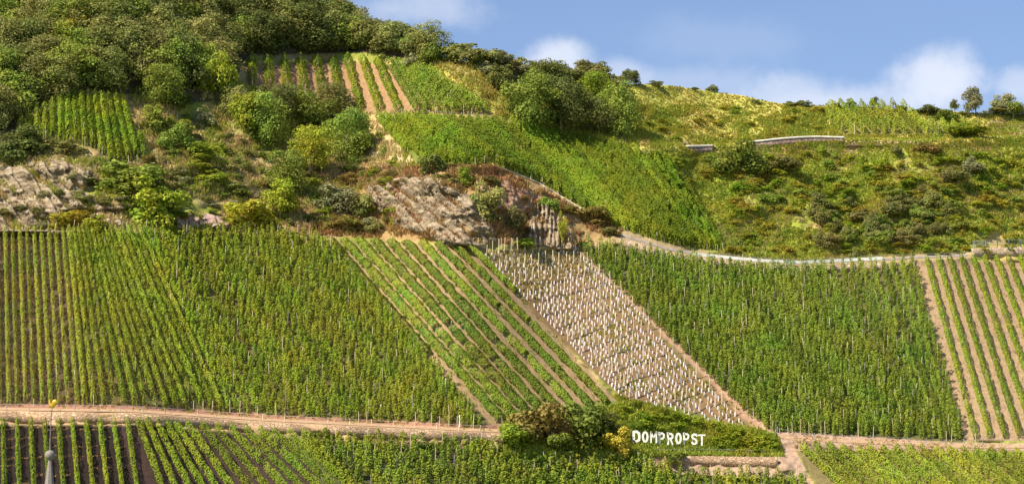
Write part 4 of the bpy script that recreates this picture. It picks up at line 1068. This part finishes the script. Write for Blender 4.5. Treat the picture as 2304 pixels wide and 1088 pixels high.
def letter_mesh(ch, w, h, d):
    """solid block letter; front face looks to -Y, x right, z up, origin at lower left"""
    mb = MB()
    def prism(poly):
        k = len(mb.v); n_ = len(poly)
        for yy in (0, d):
            for (x, z) in poly: mb.v.append((x * w, yy, z * h))
        mb.f.append(tuple(k + i for i in range(n_))); mb.f.append(tuple(k + n_ + i for i in range(n_))[::-1])
        for i in range(n_): j = (i + 1) % n_; mb.f.append((k + i, k + n_ + i, k + n_ + j, k + j))
    def band(pts, th, closed=False):
        n_ = len(pts); m_ = n_ if closed else n_ - 1
        for i in range(m_):
            (x0, z0), (x1, z1) = pts[i], pts[(i + 1) % n_]
            dx, dz = (x1 - x0) * w, (z1 - z0) * h; L_ = math.hypot(dx, dz); ux, uz = dx / L_, dz / L_; e = th * w * .28
            ox, oz = -uz * th * w / 2, ux * th * w / 2; ax, az = x0 * w - ux * e, z0 * h - uz * e; bx_, bz = x1 * w + ux * e, z1 * h + uz * e
            k = len(mb.v); off = .004 * (i % 3)
            for yy in (-off, d + off):
                for (x, z) in ((ax + ox, az + oz), (bx_ + ox, bz + oz), (bx_ - ox, bz - oz), (ax - ox, az - oz)): mb.v.append((x, yy, z))
            for q in ((0, 1, 2, 3), (7, 6, 5, 4), (0, 4, 5, 1), (1, 5, 6, 2), (2, 6, 7, 3), (3, 7, 4, 0)): mb.f.append(tuple(k + i_ for i_ in q))
    t = .33
    for s_ in strokes(ch):
        if s_[0] == 'b': band([(s_[1], s_[2]), (s_[3], s_[4])], s_[5])
        elif s_[0] == 'ring' and s_[1] == 'D': band([(.13, .08), (.13, .92), (.55, .92), (.82, .78), (.87, .5), (.82, .22), (.55, .08)], t, True)
        elif s_[0] == 'ring': band([(.5 - .37 * math.sin(a), .5 + .42 * math.cos(a)) for a in np.linspace(0, 2 * math.pi, 13)[:-1]], t, True)
        elif s_[0] == 'loop': band([(.2, .92), (.6, .92), (.84, .82), (.86, .70), (.80, .56), (.6, s_[1] + .04), (.2, s_[1] + .04)], .29)
        elif s_[0] == 's': band([(.88, .78), (.72, .90), (.42, .92), (.18, .82), (.16, .66), (.34, .55), (.66, .46), (.84, .34), (.82, .18), (.58, .08), (.28, .09), (.10, .22)], .29)
    return mb.mesh('letter', 'letter_white')


xs = [(1423.8, 1440.8), (1444.8, 1458.8), (1463.2, 1478.6), (1482.2, 1496.2), (1501, 1515.6), (1519.8, 1533.6), (1537.4, 1551), (1555.4, 1569.6), (1572, 1586.4)]
base = P(1505, 1004); m_ = mpp(1505, 1004); root = link('hillside_sign', None, None, base)
tag(root, 'large white block letters reading DOMPROPST standing on the green bank', 'sign')
for i, (ch, (x0, x1)) in enumerate(zip('DOMPROPST', xs)):
    yb = 993.8 + i * .82 + (1.2 if i in (3, 4) else 0); Y0 = float(np.min(P(np.linspace(x0 - 3, x1 + 3, 6)[:, None] + 0 * np.zeros((1, 8)), np.linspace(yb - 30, yb + 4, 8)[None, :] + 0 * np.zeros((6, 1)))[..., 1])) - .45
    d0 = pdir(np.array(x0), np.array(yb)); k = (Y0 - CAM[1]) / d0[1]; p = CAM + k * d0
    w_ = (x1 - x0) * k / F; h_ = 25.6 * k / F
    o = link('letter', letter_mesh(ch, w_, h_, .12), root, Vector(p - base)); o['label'] = 'white block letter ' + ch
    pb = MB()
    for fx in (.2, .8) if ch not in 'PT' else ((.16,) if ch == 'P' else (.5,)):
        pb.tube([(w_ * fx, .16, h_ * .6), (w_ * fx, .16, -2.4)], .035, 6)
    s_ = pb.obj('support', 'stake_wood', root); s_.location = Vector(p - base)

# ------------------------------------------------------------------ church steeple in the valley
sd = 215.0
def at_px(px, py, dist):
    d0 = pdir(np.array(float(px)), np.array(float(py))); return CAM + d0 * (dist / d0[1])
mp_ = sd / F
ball = at_px(112.5, 1022, sd); cx_, cy_, zb = ball
root = link('church_steeple', None, None, (cx_, cy_, 0)); tag(root, 'grey church steeple tip with ball and rod in the lower left foreground', 'steeple')
mb = MB(); R0 = 2.1; zt = zb - .25; zr = 7.0
for (z0, z1, r0, r1) in ((zr, zr + 1.2, R0, 1.55), (zr + 1.2, zt, 1.0, .10)):
    pass
mb.tube([(0, 0, zr), (0, 0, zr + .9), (0, 0, zr + 2.0), (0, 0, zt - 2.3), (0, 0, zt)], [2.5, 1.9, 1.25, .40, .12], 8); mb.obj('spire', 'slate_roof', root)
mb = MB(); mb.tube([(0, 0, zb - .42), (0, 0, zb - .36), (0, 0, zb - .22), (0, 0, zb), (0, 0, zb + .2), (0, 0, zb + .32), (0, 0, zb + .36)], [.10, .22, .36, .41, .34, .2, .06], 14); mb.obj('ball', 'slate_roof', root, True)
zv = at_px(117, 914, sd)[2]
mb = MB(); mb.tube([(0, 0, zb + .3), (0, 0, zb + 1.5), (.03, 0, zv - .25)], [.09, .055, .035], 8); mb.obj('rod', 'iron', root)
mb = MB(); mb.box((0, 0, zb + 1.9), .5, .05, .05); mb.obj('cross_bar', 'iron', root)
# gilded cock: body outline with thickness, comb, beak and arched tail
vx = 0.12; pts = [(-.30, .34), (-.22, .38), (-.20, .46), (-.14, .50), (-.09, .44), (-.07, .34), (0.0, .22), (.10, .20), (.16, .34), (.26, .46), (.36, .40), (.36, .26), (.28, .10), (.18, .0), (.05, -.08), (-.08, -.06), (-.18, .04), (-.22, .18), (-.22, .30)]
bmv = []; kf = 1.35; n_ = len(pts)
cxm = sum(p[0] for p in pts) / n_; czm = sum(p[1] for p in pts) / n_ - .04
for yy, sc in ((-.10, .55), (-.05, .95), (.05, .95), (.10, .55)):
    for (x, z) in pts: bmv.append(((cxm + (x - cxm) * sc) * kf, yy * kf, (czm + (z - czm) * sc) * kf))
fs = [tuple(range(n_)), tuple(range(3 * n_, 4 * n_))[::-1]]
for k in range(3):
    for i in range(n_): j = (i + 1) % n_; fs.append((k * n_ + i, (k + 1) * n_ + i, (k + 1) * n_ + j, k * n_ + j))
me = bpy.data.meshes.new('weathercock'); me.from_pydata(bmv, [], fs); me.materials.append(MATS['gold']); me.validate(); me.update()
wc = link('weathercock', me, root, (.06, 0, zv - .05)); wc.rotation_euler = (0, 0, math.radians(-35)); wc['label'] = 'shining gilded weathercock at the very top'
mb = MB(); mb.box((0, 0, zr / 2), 3.7, 3.7, zr); mb.obj('tower', 'plaster', root)
mb = MB(); mb.box((0, 0, zr + .05), 4.4, 4.4, .25); mb.obj('eaves', 'slate_roof', root)
for sx, sy in ((0, -1), (1, 0), (-1, 0), (0, 1)):
    mb = MB(); mb.box((sx * 1.86, sy * 1.86, zr - 1.6), .9 if sx == 0 else .12, .9 if sy == 0 else .12, 1.6); mb.obj('window', 'louvre', root)
print('objects', len(bpy.data.objects), 'faces', sum(len(m.polygons) for m in bpy.data.meshes))
